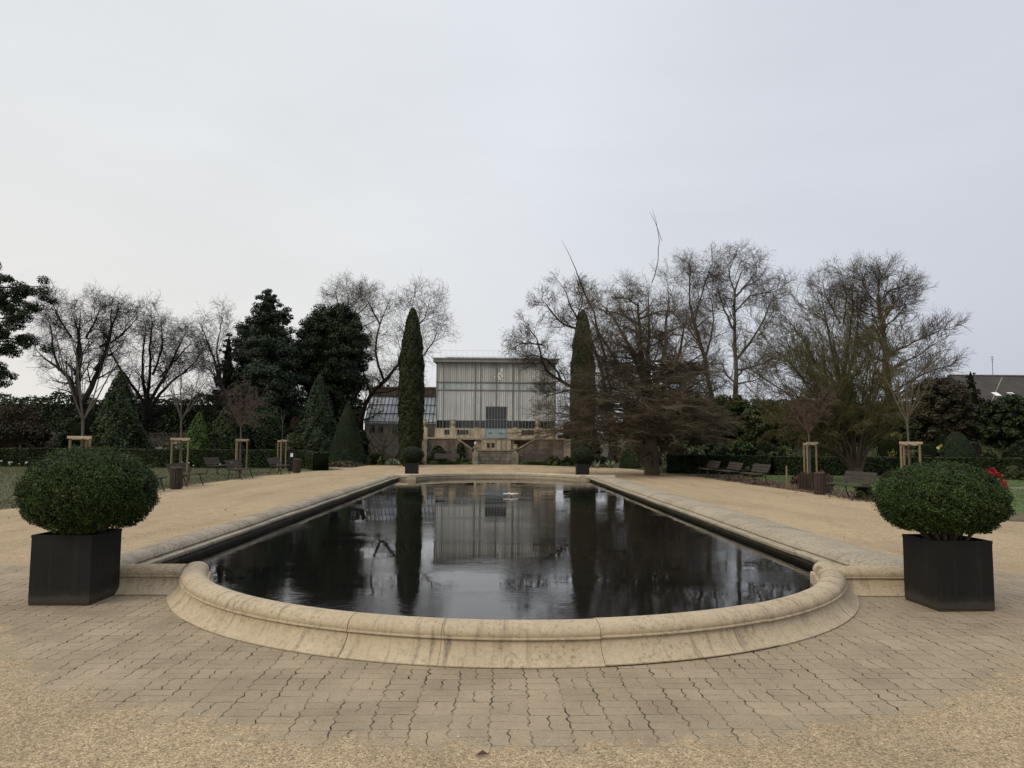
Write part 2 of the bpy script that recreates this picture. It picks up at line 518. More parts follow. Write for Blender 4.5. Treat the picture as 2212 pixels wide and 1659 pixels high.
M['stone_pale'] = simple('pale_stone', (.11, .095, .07), (.29, .255, .19), 2.8, .9, .5, 20)


def m_blocks(name, c1, c2, mortar, bw=.55, rh=.28):
    m, nt, b = newmat(name)
    v = coords(nt, (1, 1, 1), (PI / 2, 0, 0))
    br = N(nt, 'ShaderNodeTexBrick')
    br.inputs['Scale'].default_value = 1
    br.inputs['Brick Width'].default_value = bw
    br.inputs['Row Height'].default_value = rh
    br.inputs['Mortar Size'].default_value = .012
    br.inputs['Color1'].default_value = (*c1, 1); br.inputs['Color2'].default_value = (*c2, 1)
    br.inputs['Mortar'].default_value = (*mortar, 1)
    L(nt, v, br.inputs['Vector'])
    n1 = noise(nt, coords(nt, (1.2, 1, .5)), 1.5, 6, .7)
    L(nt, mixc(nt, 1.0, br.outputs['Color'], ramp(nt, n1, [(.32, .30), (.68, 1.45)]), 'MULTIPLY'), b.inputs['Base Color'])
    b.inputs['Roughness'].default_value = .95
    bump(nt, b, math_(nt, 'ADD', math_(nt, 'MULTIPLY', br.outputs['Fac'], -1), noise(nt, coords(nt), 14, 5, .7)), .6, .03)
    return m


M['blocks'] = m_blocks('stone_blocks', (.13, .112, .09), (.19, .165, .135), (.06, .052, .043))
M['redwall'] = m_blocks('reddish_wall', (.095, .072, .055), (.15, .118, .092), (.085, .07, .056), .4, .2)
M['brick'] = m_blocks('brick', (.16, .115, .08), (.24, .18, .13), (.13, .11, .08), .25, .08)
M['slate'] = simple('roof_slate', (.022, .018, .014), (.048, .039, .030), 1.2, .8, .4, 14)
M['paint'] = simple('white_paint', (.62, .62, .6), (.76, .76, .74), 3, .7, .05)
M['wing_glass'] = m_facade('wing_glass', (.34, .36, .36), (.46, .48, .48), (.60, .62, .62))  # pane tones kept pale, painting the reflected sky into the colour
M['wing_grey'] = simple('wing_wall', (.12, .105, .08), (.22, .20, .16), 2, .9, .4, 12)

# ------------------------------------------------------------------ shape generators
def tubes(P, R, sides):
    """K polylines (K,n,3) with radii (K,n) -> verts, quads"""
    K, n, _ = P.shape
    T = np.gradient(P, axis=1)
    T /= np.linalg.norm(T, axis=2, keepdims=True) + 1e-9
    ref = np.zeros_like(T); ref[..., 0] = 0.35; ref[..., 1] = 0.8; ref[..., 2] = 0.13
    U = np.cross(T, ref); U /= np.linalg.norm(U, axis=2, keepdims=True) + 1e-9
    W = np.cross(T, U)
    a = np.arange(sides) * 2 * PI / sides
    V = P[:, :, None, :] + R[:, :, None, None] * (np.cos(a)[None, None, :, None] * U[:, :, None, :] + np.sin(a)[None, None, :, None] * W[:, :, None, :])
    idx = np.arange(K * n * sides).reshape(K, n, sides)
    A = idx[:, :-1, :]; B = np.roll(idx, -1, axis=2)[:, :-1, :]
    C = np.roll(idx, -1, axis=2)[:, 1:, :]; D = idx[:, 1:, :]
    Q = np.stack([A, B, C, D], axis=-1).reshape(-1, 4)
    return V.reshape(-1, 3), Q


def merge(parts):
    V = []; Q = []; off = 0
    for v, q in parts:
        V.append(v); Q.append(q + off); off += len(v)
    return np.concatenate(V), np.concatenate(Q)


def spawn(rng, P, R, per, t0=.25, t1=1.0, ang=(45, 12), ratio=.5, npts=4, wig=.18, up=.05, rr=.6, rmin=.012, flat=1.0, shrink=.45, tip=.4, lm=None):
    K, n, _ = P.shape
    Ln = np.linalg.norm(np.diff(P, axis=1), axis=2).sum(1)
    idx = np.repeat(np.arange(K), per)
    k = len(idx)
    t = (np.tile((np.arange(per) + .0) / per, K) + rng.random(k) / per) * (t1 - t0) + t0
    s = np.clip(t * (n - 1), 0, n - 1.001); i = s.astype(int); f = (s - i)[:, None]
    p = P[idx, i] * (1 - f) + P[idx, i + 1] * f
    r = R[idx, i] * (1 - f[:, 0]) + R[idx, i + 1] * f[:, 0]
    d = P[idx, i + 1] - P[idx, i]; d /= np.linalg.norm(d, axis=1, keepdims=True) + 1e-9
    q = np.cross(d, rng.normal(size=(k, 3))); q /= np.linalg.norm(q, axis=1, keepdims=True) + 1e-9
    a = np.radians(rng.normal(ang[0], ang[1], k))[:, None]
    d = np.cos(a) * d + np.sin(a) * q
    d[:, 2] *= flat
    d /= np.linalg.norm(d, axis=1, keepdims=True) + 1e-9
    ln = (Ln[idx] * ratio if lm is None else lm) * (1 - shrink * t) * rng.uniform(.6, 1.25, k)
    pts = [p]
    for j in range(npts - 1):
        d = d + rng.normal(0, wig, (k, 3)); d[:, 2] += up
        d /= np.linalg.norm(d, axis=1, keepdims=True)
        p = p + d * (ln / (npts - 1))[:, None]
        pts.append(p)
    P2 = np.stack(pts, axis=1)
    r0 = np.maximum(r * rr, rmin)
    R2 = r0[:, None] * np.linspace(1, tip, npts)[None, :]
    R2 = np.maximum(R2, rmin * .6)
    return P2, R2


def cards(rng, C, Nn, size, aspect=.55, tilt=.55):
    """leaf quads: pointed rhombs around points C, roughly facing Nn"""
    k = len(C)
    n = Nn + rng.normal(0, tilt, (k, 3)); n /= np.linalg.norm(n, axis=1, keepdims=True) + 1e-9
    u = np.cross(n, rng.normal(size=(k, 3))); u /= np.linalg.norm(u, axis=1, keepdims=True) + 1e-9
    w = np.cross(n, u)
    s = (size * rng.uniform(.6, 1.3, k))[:, None]
    V = np.stack([C - u * s, C - w * s * aspect, C + u * s, C + w * s * aspect], axis=1).reshape(-1, 3)
    return V, np.arange(k * 4).reshape(k, 4)


def sph(rng, k):
    d = rng.normal(size=(k, 3))
    return d / np.linalg.norm(d, axis=1, keepdims=True)


def lumpcore(rng, c, rad, nu=20, nv=12, amp=.12, zcut=None):
    """displaced ellipsoid used as the shaded inside of a crown"""
    th = np.linspace(0, PI, nv + 1)
    ph = np.arange(nu) * 2 * PI / nu
    k = rng.uniform(0, 6, 6)
    V = []
    for t in th:
        for p in ph:
            r = 1 + amp * (math.sin(3 * p + k[0]) * math.sin(2 * t + k[1]) + .6 * math.sin(5 * p + k[2] + 3 * t) + .4 * math.sin(7 * t + k[3] + 2 * p))
            V.append((c[0] + rad[0] * r * math.sin(t) * math.cos(p), c[1] + rad[1] * r * math.sin(t) * math.sin(p), c[2] + rad[2] * r * math.cos(t)))
    V = np.array(V)
    if zcut is not None: V[:, 2] = np.maximum(V[:, 2], zcut)
    idx = np.arange((nv + 1) * nu).reshape(nv + 1, nu)
    A = idx[:-1]; B = np.roll(idx, -1, 1)[:-1]; Cc = np.roll(idx, -1, 1)[1:]; D = idx[1:]
    return V, np.stack([A, D, Cc, B], -1).reshape(-1, 4)


def lathecore(prof, c, n=24):
    m = len(prof)
    ph = np.arange(n) * 2 * PI / n
    V = np.array([(c[0] + r * math.cos(p), c[1] + r * math.sin(p), c[2] + z) for r, z in prof for p in ph])
    idx = np.arange(m * n).reshape(m, n)
    A = idx[:-1]; B = np.roll(idx, -1, 1)[:-1]; Cc = np.roll(idx, -1, 1)[1:]; D = idx[1:]
    return V, np.stack([A, B, Cc, D], -1).reshape(-1, 4)


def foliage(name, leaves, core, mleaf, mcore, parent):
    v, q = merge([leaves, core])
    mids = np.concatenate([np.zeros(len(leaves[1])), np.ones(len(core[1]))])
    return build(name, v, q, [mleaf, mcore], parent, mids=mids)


def clouds(rng, cs, rs, n_tot, squash=.8):
    """leaf points on a set of clumps"""
    cs = np.asarray(cs); rs = np.asarray(rs)
    w = rs ** 2; pick = rng.choice(len(cs), n_tot, p=w / w.sum())
    d = sph(rng, n_tot)
    rad = rs[pick] * rng.random(n_tot) ** .35
    P = cs[pick] + d * rad[:, None] * np.array((1, 1, squash))
    nn = d.copy(); nn[:, 2] += .5
    return P, nn


def stem_tubes(rng, base, n, h, spread, r):
    P = []
    for k in range(n):
        a = rng.uniform(0, 2 * PI); s = spread * rng.uniform(.4, 1)
        p0 = np.array(base) + np.array((math.cos(a) * .06, math.sin(a) * .06, 0))
        P.append([p0 + np.array((math.cos(a) * s * t ** 1.4, math.sin(a) * s * t ** 1.4, h * t)) for t in np.linspace(0, 1, 5)])
    P = np.array(P) + rng.normal(0, .008, (n, 5, 3))
    R = np.tile(np.linspace(r, r * .5, 5), (n, 1))
    return tubes(P, R, 5)


# ------------------------------------------------------------------ plants
SEED = [100]


def nrng():
    SEED[0] += 1
    return np.random.default_rng(SEED[0])


def shrub(name, label, cat, px, top, wpx, Y, mat='darkgreen', shape='lumpy', group=None, n=5000, leaf=.09, low=None, core='core', depth=None):
    """a rounded, conical or irregular bush whose outline spans wpx pixels and reaches up to pixel row top"""
    rng = nrng()
    c = F(px, top, Y)
    x = c[0]; g = float(gz(x, Y)) - .05
    w = wpx / FPX * Y; h = c[2] - g
    h = max(h, .25)
    dp = depth or w
    t = thing(name, label, cat, (x, Y, g), 0, group)
    r = w / 2
    if shape == 'lumpy':
        m = 56
        d = sph(rng, m); d[:, 2] = np.abs(d[:, 2])
        cs = np.array((x, Y, g)) + d * np.array((r * .78, dp * .39, h * .78)) * rng.uniform(.55, 1.05, (m, 1)); n = int(n * 1.7)
        rs = rng.uniform(.17, .34, m) * min(r, h) * 1.0
        P, nn = clouds(rng, cs, rs, n)
        co = lumpcore(rng, (x, Y, g + h * .33), (r * .62, dp * .31, h * .42), zcut=g); n = int(n * 1.0)
    elif shape == 'dome':
        d = sph(rng, n); d[:, 2] = np.where(d[:, 2] < -.1, -d[:, 2], d[:, 2])
        k = 1 + .05 * np.sin(7 * d[:, 0] + 5 * d[:, 2] + rng.uniform(0, 6)) + .04 * np.sin(11 * d[:, 1] + 9 * d[:, 2])
        P = np.array((x, Y, g + h * .12)) + d * np.array((r, dp / 2, h * .88)) * (k * rng.uniform(.9, 1.02, n))[:, None]
        nn = d
        co = lumpcore(rng, (x, Y, g + h * .12), (r * .92, dp * .46, h * .82), amp=.03, zcut=g)
    elif shape == 'cone':
        u = 1 - np.sqrt(rng.random(n)); a = rng.uniform(0, 2 * PI, n)
        lob = 1 + .10 * np.sin(5 * a + 9 * u) + .06 * np.sin(9 * a - 21 * u)
        rr = r * (1 - u) ** .85 * lob * rng.uniform(.85, 1.04, n) + .05
        P = np.stack([x + rr * np.cos(a), Y + rr * np.sin(a), g + u * h], 1)
        nn = np.stack([np.cos(a), np.sin(a), np.full(n, .5)], 1)
        prof = [(r * .9 * (1 - q) ** .85 + .01, q * h * .97) for q in np.linspace(0, 1, 12)]
        co = lathecore(prof, (x, Y, g))
    lv = cards(rng, P, nn, leaf, .6)
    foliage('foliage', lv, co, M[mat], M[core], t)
    sv, sq = stem_tubes(rng, (x, Y, g - .02), 4, h * .4, r * .3, .03 + .01 * h)
    build('stem', sv, sq, M['bark_dark'], t)
    return t


def topiary(name, label, cat, x, Y, prof, n, leaf, mat, g=0.0, jitter=.025):
    """clipped solid of revolution; prof = [(r,z)...] from the ground up"""
    rng = nrng()
    t = thing(name, label, cat, (x, Y, g))
    pr = np.array(prof)
    seg = np.hypot(np.diff(pr[:, 0]), np.diff(pr[:, 1])) * (pr[:-1, 0] + pr[1:, 0]) / 2
    i = rng.choice(len(seg), n, p=seg / seg.sum()); f = rng.random(n)
    r = pr[i, 0] * (1 - f) + pr[i + 1, 0] * f; z = pr[i, 1] * (1 - f) + pr[i + 1, 1] * f
    a = rng.uniform(0, 2 * PI, n)
    lump = 1 + jitter * (np.sin(6 * a + 3 * z) + np.sin(4 * z + 5 + 2 * a) + .8 * np.sin(11 * a - 7 * z))
    r = r * lump * rng.uniform(1 - 1.6 * jitter, 1 + .6 * jitter, n)
    P = np.stack([x + r * np.cos(a), Y + r * np.sin(a), g + z], 1)
    dr = pr[i + 1, 0] - pr[i, 0]; dz = pr[i + 1, 1] - pr[i, 1]; ln = np.hypot(dr, dz) + 1e-6
    nn = np.stack([np.cos(a) * dz / ln, np.sin(a) * dz / ln, -dr / ln], 1)
    lv = cards(rng, P, nn, leaf, .6, .5)
    co = lathecore([(max(r_ * (1 - 2.2 * jitter), .01), z_) for r_, z_ in prof], (x, Y, g), 32)
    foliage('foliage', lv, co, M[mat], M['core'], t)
    MB().lathe([(.12, 0), (.08, .3)], 8, (x, Y, g - .1)).build('stem', M['bark_dark'], t)
    return t


def hedge(name, label, a, b, h, w, mat, n, leaf=.05, top_mat=None, group=None, lumpy=0.0):
    """clipped straight hedge between two ground points"""
    rng = nrng()
    a = np.array(a, float); b = np.array(b, float)
    ln = np.linalg.norm(b - a); d = (b - a) / ln; q = np.array((-d[1], d[0]))
    t = thing(name, label, 'hedge', (*((a + b) / 2), 0), 0, group)
    s = rng.random(n) * ln
    side = rng.random(n) < h / (h + w / 2)
    off = np.where(side, np.where(rng.random(n) < .7, -1, 1) * w / 2, rng.uniform(-.5, .5, n) * w)
    z = np.where(side, rng.random(n) * h, h)
    wav = .03 * np.sin(s * 1.3) + .02 * np.sin(s * 3.7 + z * 4)
    z = z + np.where(side, 0, wav * .5) + rng.normal(0, .015, n)
    off = off + wav + rng.normal(0, .02, n)
    if lumpy:
        big_ = lumpy * (np.sin(s * .9) + .7 * np.sin(s * 2.3 + 1) + .5 * np.sin(s * 5.1 + 2))
        z = z * (1 + .12 * big_) + rng.normal(0, lumpy * .25, n); off = off + rng.normal(0, lumpy * .4, n)
    P = np.stack([a[0] + d[0] * s + q[0] * off, a[1] + d[1] * s + q[1] * off, z], 1)
    nn = np.where(side[:, None], np.array((q[0], q[1], 0))[None] * np.sign(off)[:, None], np.array((0, 0, 1.0))[None])
    lv = cards(rng, P, nn, leaf, .6, .6)
    mb = MB(); k = w / 2 - .04
    vs = [(*(p + q * o), zz) for zz in (0, h - .03 - lumpy * 1.6) for p, o in ((a, -k), (b, -k), (b, k), (a, k))]
    mb.add(vs, [(4, 5, 6, 7), (0, 1, 5, 4), (1, 2, 6, 5), (2, 3, 7, 6), (3, 0, 4, 7), (3, 2, 1, 0)])
    co = (np.array(mb.v), np.array(mb.f))
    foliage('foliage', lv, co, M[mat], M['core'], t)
    if top_mat:      # pale leaf cards paint the lit top edge of the clipped hedge
        m = int(ln * 90)
        s = rng.random(m) * ln
        P = np.stack([a[0] + d[0] * s - q[0] * (w / 2 - .1 * rng.random(m)), a[1] + d[1] * s - q[1] * (w / 2 - .1 * rng.random(m)), h + .012 + .015 * rng.random(m)], 1)
        v, qd = cards(rng, P, np.tile((0, 0, 1.0), (m, 1)), .05, .4, .5)
        build('lit_top_edge', v, qd, M[top_mat], t)
    return t


def resample(pts, n):
    pts = np.array(pts, float)
    d = np.r_[0, np.cumsum(np.linalg.norm(np.diff(pts, axis=0), axis=1))]
    s = np.linspace(0, d[-1], n)
    # smooth: sample linear twice as dense, then relax
    out = np.stack([np.interp(s, d, pts[:, k]) for k in range(pts.shape[1])], 1)
    for _ in range(2):
        out[1:-1] = .25 * out[:-2] + .5 * out[1:-1] + .25 * out[2:]
    return out


def bare_tree(name, label, Y, limbs, levels, bark='bark_dark', twig='twig_dark', cat='tree', group=None, depth=.35, sides=6, basepx=None, wob=.03, extra=None, quiet=0, buds=None):
    """leafless tree. limbs: ([(px,py)..], width0, width1) main trunk first, drawn at its own distance; each limb also leans towards or away"""
    rng = nrng()
    b0 = F(*limbs[0][0][0], Y)
    g = float(gz(b0[0], Y))
    t = thing(name, label, cat, (b0[0], Y, min(g, b0[2])), 0, group)
    Ps = []; Rs = []
    n = 12
    for j, (pp, w0, w1) in enumerate(limbs):
        W = np.array([F(px, py, Y) for px, py in pp])
        if j == 0: W[0, 2] = min(W[0, 2], g - .1)
        P = resample(W, n)
        ln = np.linalg.norm(np.diff(P, axis=0), axis=1).sum()
        dd = rng.uniform(-1, 1) * depth * ln * (0 if j == 0 else 1)
        P[:, 1] += dd * np.linspace(0, 1, n) ** 1.2
        P[1:] += rng.normal(0, wob * ln / n * 2.2, (n - 1, 3))
        Rj = np.linspace(w0, w1, n) / FPX * Y / 2
        if j > 0: Rj[-1] *= .3; Rj[-2] *= .65; Rj[-3] *= .85
        Ps.append(P); Rs.append(Rj)
    P = np.array(Ps); R = np.array(Rs)
    tr = [tubes(P, R, 8)]
    fl = [(np.linspace(1.9, 1, 4))]
    build('trunk', *tr[0], M[bark], t, smooth=True)
    cur = (P[:len(P) - quiet], R[:len(P) - quiet]); out = []
    for i, lv in enumerate(levels):
        lv = dict(lv); sd = lv.pop('sides', 3 if i > 0 else 4); src = lv.pop('src', None)
        keep = lv.pop('keep', None)
        lpx = lv.pop('lpx', None)
        if lpx: lv['lm'] = lpx / FPX * Y
        Pn, Rn = spawn(rng, *cur, **lv)
        if keep is not None:
            k = keep(Pn[:, -1]); Pn = Pn[k]; Rn = Rn[k]
        out.append(tubes(Pn, Rn, sd))
        cur = (Pn, Rn)
    if extra: out += extra(rng, P, R)
    v, q = merge(out)
    build('crown', v, q, M[twig], t)
    if buds:
        E = cur[0][:, 1:].reshape(-1, 3); E = E[rng.choice(len(E), min(len(E), buds[1]), replace=False)]
        bv, bq = cards(rng, E, sph(rng, len(E)), buds[2], .5, .5)
        build('buds', bv, bq, M[buds[0]], t)
    return t


def leafy_tree(name, label, px, top, base, wpx, Y, mat, n, leaf, clumps, trunk_w=14, shape='round', cat='tree', core=.62):
    """evergreen with a clumpy crown on a trunk; base = lowest pixel row of the crown"""
    rng = nrng()
    zt = F(px, top, Y)[2]; zb = F(px, base, Y)[2]
    x = F(px, (top + base) / 2, Y)[0]; g = float(gz(x, Y))
    r = wpx / FPX * Y / 2; h = zt - zb
    t = thing(name, label, cat, (x, Y, g))
    if shape == 'round':
        d = sph(rng, clumps)
        clumps = int(clumps * 3)
        d = sph(rng, clumps)
        d = np.sign(d) * np.abs(d) ** .85
        cs = np.array((x, Y, zb + h * .5)) + d * np.array((r * .82, r * .82, h * .42)) * rng.uniform(.62, 1.02, (clumps, 1))
        rs = rng.uniform(.09, .22, clumps) * r
        co = lumpcore(rng, (x, Y, zb + h * .48), (r * core * .82, r * core * .82, h * .34))
    else:
        u = rng.random(clumps) ** 1.25
        a = rng.uniform(0, 2 * PI, clumps)
        env = r * (1 - u) ** .47 * (.65 + .35 * np.minimum(1, u * 7)) * (1 + .13 * np.sin(u * 23 + 3 * np.sin(a)) * np.sin(2 * a + 1))
        rr = env * rng.uniform(.45, 1.05, clumps)
        cs = np.stack([x + rr * np.cos(a), Y + rr * np.sin(a), zb + u * h * .95], 1)
        rs = np.maximum(env * rng.uniform(.16, .32, clumps), .08 * r * rng.uniform(.6, 1, clumps))
        prof = [(r * core * (1 - q) ** .65 * (.6 + .4 * min(1, q * 7)) + .02, q * h * .93) for q in np.linspace(0, 1, 14)]
        co = lathecore(prof, (x, Y, zb))
    P, nn = clouds(rng, cs, rs, n, .7)
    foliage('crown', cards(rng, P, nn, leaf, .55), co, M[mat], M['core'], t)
    tw = trunk_w / FPX * Y / 2
    tp = np.array([[(x, Y, g - .1), (x + .05, Y, (g + zb) / 2), (x, Y, zb + h * .3), (x, Y, zb + h * .8)]])
    v, q = tubes(tp, np.array([[tw * 1.2, tw, tw * .8, tw * .3]]), 8)
    build('trunk', v, q, M['bark_dark'], t, smooth=True)
    return t


# ================================================================== SETTING
xs = np.unique(np.concatenate([np.linspace(-500, -60, 12), np.arange(-60, 81, 1.5), np.linspace(90, 500, 12)]))
ys = np.unique(np.concatenate([np.linspace(-120, -10, 8), np.arange(-8, 100, 1.5), np.linspace(105, 1200, 14)]))
XX, YY = np.meshgrid(xs, ys, indexing='ij')
ZZ = gz(XX, YY)
ii = np.arange(XX.size).reshape(XX.shape)
Q = np.stack([ii[:-1, :-1], ii[1:, :-1], ii[1:, 1:], ii[:-1, 1:]], -1).reshape(-1, 4)
tag(build('ground', np.stack([XX, YY, ZZ], -1).reshape(-1, 3), Q, M['ground'], smooth=True), 'dark planted earth rising to rockery banks behind the hedges', kind='structure')


def sheet(name, pts, z, mat, label):
    v = [(p[0], p[1], z) for p in pts]
    o = build(name, v, [tuple(range(len(v)))], mat)
    return tag(o, label, kind='structure')


rng0 = np.random.default_rng(5)


def wavy(pts, amp=.12, step=.8):
    out = []
    for a, b in zip(pts, pts[1:] + pts[:1]):
        a = np.array(a, float); b = np.array(b, float)
        k = max(1, int(np.linalg.norm(b - a) / step))
        for i in range(k):
            out.append(tuple(a + (b - a) * i / k + rng0.normal(0, amp, 2) * (1 if k > 1 else 0)))
    return out


GRAV = [(-60, -12), (60, -12), (60, 12), (13, 14.5), (11.0, 16), (10.9, 22), (10.55, 28), (10.2, 37), (9.2, 41.5), (9.4, 44.5), (11.5, 47.5), (30, 48), (30, 50.5), (9, 50.5), (6, 52), (2.0, 57.2), (-1.2, 57.3),
        (-4, 54.5), (-8.0, 53.0), (-12, 53.5), (-15, 53), (-9.2, 45.5), (-9.4, 43), (-10.6, 40.5), (-11.1, 30), (-11.15, 22), (-11.4, 17.2), (-12.5, 15.2), (-60, 14)]
sheet('gravel', wavy(GRAV, .07, .9), .004, M['gravel'], 'ochre compacted gravel around the basin')
# soil beds along the gravel, then lawns
sheet('soil_bed', wavy([(10.3, 16.0), (12.6, 16.5), (12.8, 30), (12.2, 39.5), (10.0, 39.5), (10.2, 30)], .10, .7), .0022, M['soil'], 'brown soil strip along the right gravel edge')
sheet('lawn', wavy([(12.4, 14), (40, 14), (42, 38), (11.6, 39)], .1, 1), .0012, M['lawn'], 'green lawn on the right behind the benches')
sheet('worn_lawn', wavy([(-40, 15), (-11.0, 16.0), (-10.8, 30), (-10.3, 42), (-10.5, 46), (-40, 47)], .08, .9), .0012, M['lawn_worn'], 'worn winter lawn on the left behind the benches')
sheet('grass_patch', wavy([G(925, 998)[:2], G(925, 1002.5)[:2], G(1020, 1001.5)[:2], G(1020, 998)[:2]], .04, 1.2), .012, M['lawn'], 'grass strip below the left stair wall')
# pale path edging crossing the right lawn
mb = MB()
pa, pb = G(2172, 1056), G(2330, 1062)
mb.bar((pa[0], pa[1], .03), (pb[0] + 6, pb[1], .03), .14, .06)
tag(mb.build('lawn_edging', M['stone_pale'], base=(pa[0], pa[1], 0)), 'pale low stone edging crossing the green lawn at far right', 'edging')

# ---- paved apron around the near half-round
AC = np.array((0.24, 9.25)); RB = 3.85           # centre and base radius of the near exedra
gx = np.arange(-9.6, 9.8, .1); gy = np.arange(1.6, 12.6, .1)
X2, Y2 = np.meshgrid(gx, gy, indexing='ij')
d1 = np.hypot(X2 - AC[0], Y2 - AC[1]) - 5.25
d2 = np.maximum(np.abs(X2 - .1) - 6.6, np.abs(Y2 - 8.2) - 1.7)
sd = np.minimum(d1, d2)
kk = np.clip(.5 - (-sd) * .55, 0, 1)            # 0.5 on the edge
keepv = sd < 2.4
idx = np.arange(X2.size).reshape(X2.shape)
kq = keepv[:-1, :-1] & keepv[1:, :-1] & keepv[1:, 1:] & keepv[:-1, 1:]
Q = np.stack([idx[:-1, :-1], idx[1:, :-1], idx[1:, 1:], idx[:-1, 1:]], -1)[kq]
used = np.unique(Q); rem = np.full(X2.size, -1); rem[used] = np.arange(len(used))
V = np.stack([X2, Y2, np.full_like(X2, .0075)], -1).reshape(-1, 3)[used]
pv = build('paving', V, rem[Q], M['paving'])
at = pv.data.attributes.new('edge', 'FLOAT', 'POINT')
at.data.foreach_set('value', (np.clip(.52 + sd * .55, 0, 1).reshape(-1)[used]).astype(np.float32))
tag(pv, 'interlocking concrete paving around the near end of the basin', kind='structure')

# loose gravel stones lying over the near gravel and paving edge
rng = nrng()
n = 26000
px_ = rng.uniform(-5.4, 5.4, n); py_ = rng.uniform(3.2, 6.6, n)
dd_ = np.hypot(px_ - AC[0], py_ - AC[1]) - 5.15
k = (dd_ > rng.normal(0, .10, n))
px_, py_ = px_[k], py_[k]; n = len(px_)
octv = np.array([(1, 0, 0), (0, 1, 0), (-1, 0, 0), (0, -1, 0), (0, 0, .75), (0, 0, -.4)])
octf = np.array([(0, 1, 4), (1, 2, 4), (2, 3, 4), (3, 0, 4)])
a = rng.uniform(0, 2 * PI, n); s = rng.uniform(.0028, .0068, n) * np.where(rng.random(n) < .04, 1.7, 1)
R_ = np.stack([np.cos(a), -np.sin(a), np.sin(a), np.cos(a)], -1).reshape(n, 2, 2)
V = np.repeat(octv[None], n, 0) * rng.uniform(.7, 1.3, (n, 6, 1))
V[..., :2] = np.einsum('nij,nkj->nki', R_, V[..., :2] * np.array((1, .8)))
V = V * s[:, None, None] + np.stack([px_, py_, np.full(n, .010)], -1)[:, None, :]
Fq = (octf[None] + (np.arange(n) * 6)[:, None, None]).reshape(-1, 3)
m, nt, b = newmat('loose_gravel')
g_ = N(nt, 'ShaderNodeNewGeometry')
L(nt, ramp(nt, g_.outputs['Random Per Island'], [(0, (.13, .10, .065)), (.35, (.29, .22, .14)), (.75, (.40, .31, .20)), (1, (.52, .44, .33))]), b.inputs['Base Color'])
b.inputs['Roughness'].default_value = .9
tag(build('loose_gravel', V.reshape(-1, 3), Fq, m), 'loose pale gravel stones in the foreground', kind='stuff')

# ================================================================== BASIN
basin = thing('stone_basin', 'long stone pool basin with rounded half-round ends and rolled limestone rim', 'basin', (0.1, 20.4, 0))


def sweep(name, path, nrm, prof, mat, cap=True, run0=0.0, gap=0.0, jit=None):
    """sweep an (offset,z) profile along a ground path; nrm points outwards"""
    path = np.array(path, float); nrm = np.array(nrm, float)
    m = len(prof); n = len(path)
    V = np.zeros((n, m, 3))
    pr = np.array(prof, float)
    V[:, :, :2] = path[:, None, :] + nrm[:, None, :] * pr[None, :, 0:1]
    V[:, :, 2] = pr[None, :, 1]
    if jit is not None: V += jit
    run = np.r_[0, np.cumsum(np.linalg.norm(np.diff(path, axis=0), axis=1))] + run0
    idx = np.arange(n * m).reshape(n, m)
    Fs = [(int(idx[i, j]), int(idx[i + 1, j]), int(idx[i + 1, j + 1]), int(idx[i, j + 1])) for i in range(n - 1) for j in range(m - 1)]
    if cap:
        Fs.append(tuple(int(k) for k in idx[0])); Fs.append(tuple(int(k) for k in idx[-1][::-1]))
    o = build(name, V.reshape(-1, 3), Fs, mat, basin)
    me = o.data
    at = me.attributes.new('run', 'FLOAT', 'POINT')
    at.data.foreach_set('value', np.repeat(run, m).astype(np.float32))
    sm_ = np.ones(len(me.polygons), dtype=bool)
    if cap: sm_[-2:] = False
    me.polygons.foreach_set('use_smooth', sm_)
    # keep the fillet edges crisp
    me.set_sharp_from_angle(angle=math.radians(38))
    return o


SKIRT = [(-.02, -.02), (-.02, .010), (.010, .012), (.010, .020), (-.022, .038), (-.058, .069), (-.092, .111), (-.112, .149), (-.120, .173), (-.101, .176), (-.097, .181), (-.099, .190),
         (-.113, .193), (-.108, .210), (-.116, .233), (-.134, .256), (-.165, .275), (-.210, .287), (-.255, .289), (-.300, .279), (-.338, .254), (-.358, .218), (-.362, .190), (-.350, .176),
         (-.365, .172), (-.385, .165), (-.39, .155), (-.39, -.02)]
# near half-round: seven stones
angs = [-76, -52, -21, -9.5, 8.5, 32, 55, 78]
gaps = [.0002, .0002, .0010, .0004, .0005, .0002, .0002, .0002]
rj = np.random.default_rng(3)
for i in range(7):
    a0 = math.radians(angs[i]) + gaps[i]; a1 = math.radians(angs[i + 1]) - gaps[i + 1]
    aa = np.linspace(a0, a1, 22)
    nr = np.stack([np.sin(aa), -np.cos(aa)], 1)
    sweep('rim_stone', AC + nr * RB, nr, SKIRT, M['rim'], run0=i * 4.1, jit=np.array((0, rj.normal(0, .0015), rj.normal(0, .0016))))
# front cross walls, between the half-round and the side rims
for sx, xa, xb in ((-1, -3.30, -4.62), (1, 3.58, 4.85)):
    xx = np.linspace(xa, xb, 8) if sx < 0 else np.linspace(xb, xa, 8)
    sweep('cross_wall', np.stack([xx, np.full(8, 7.92)], 1), np.tile((0, -1.0), (8, 1)), SKIRT, M['rim'], run0=40 + sx * 5)
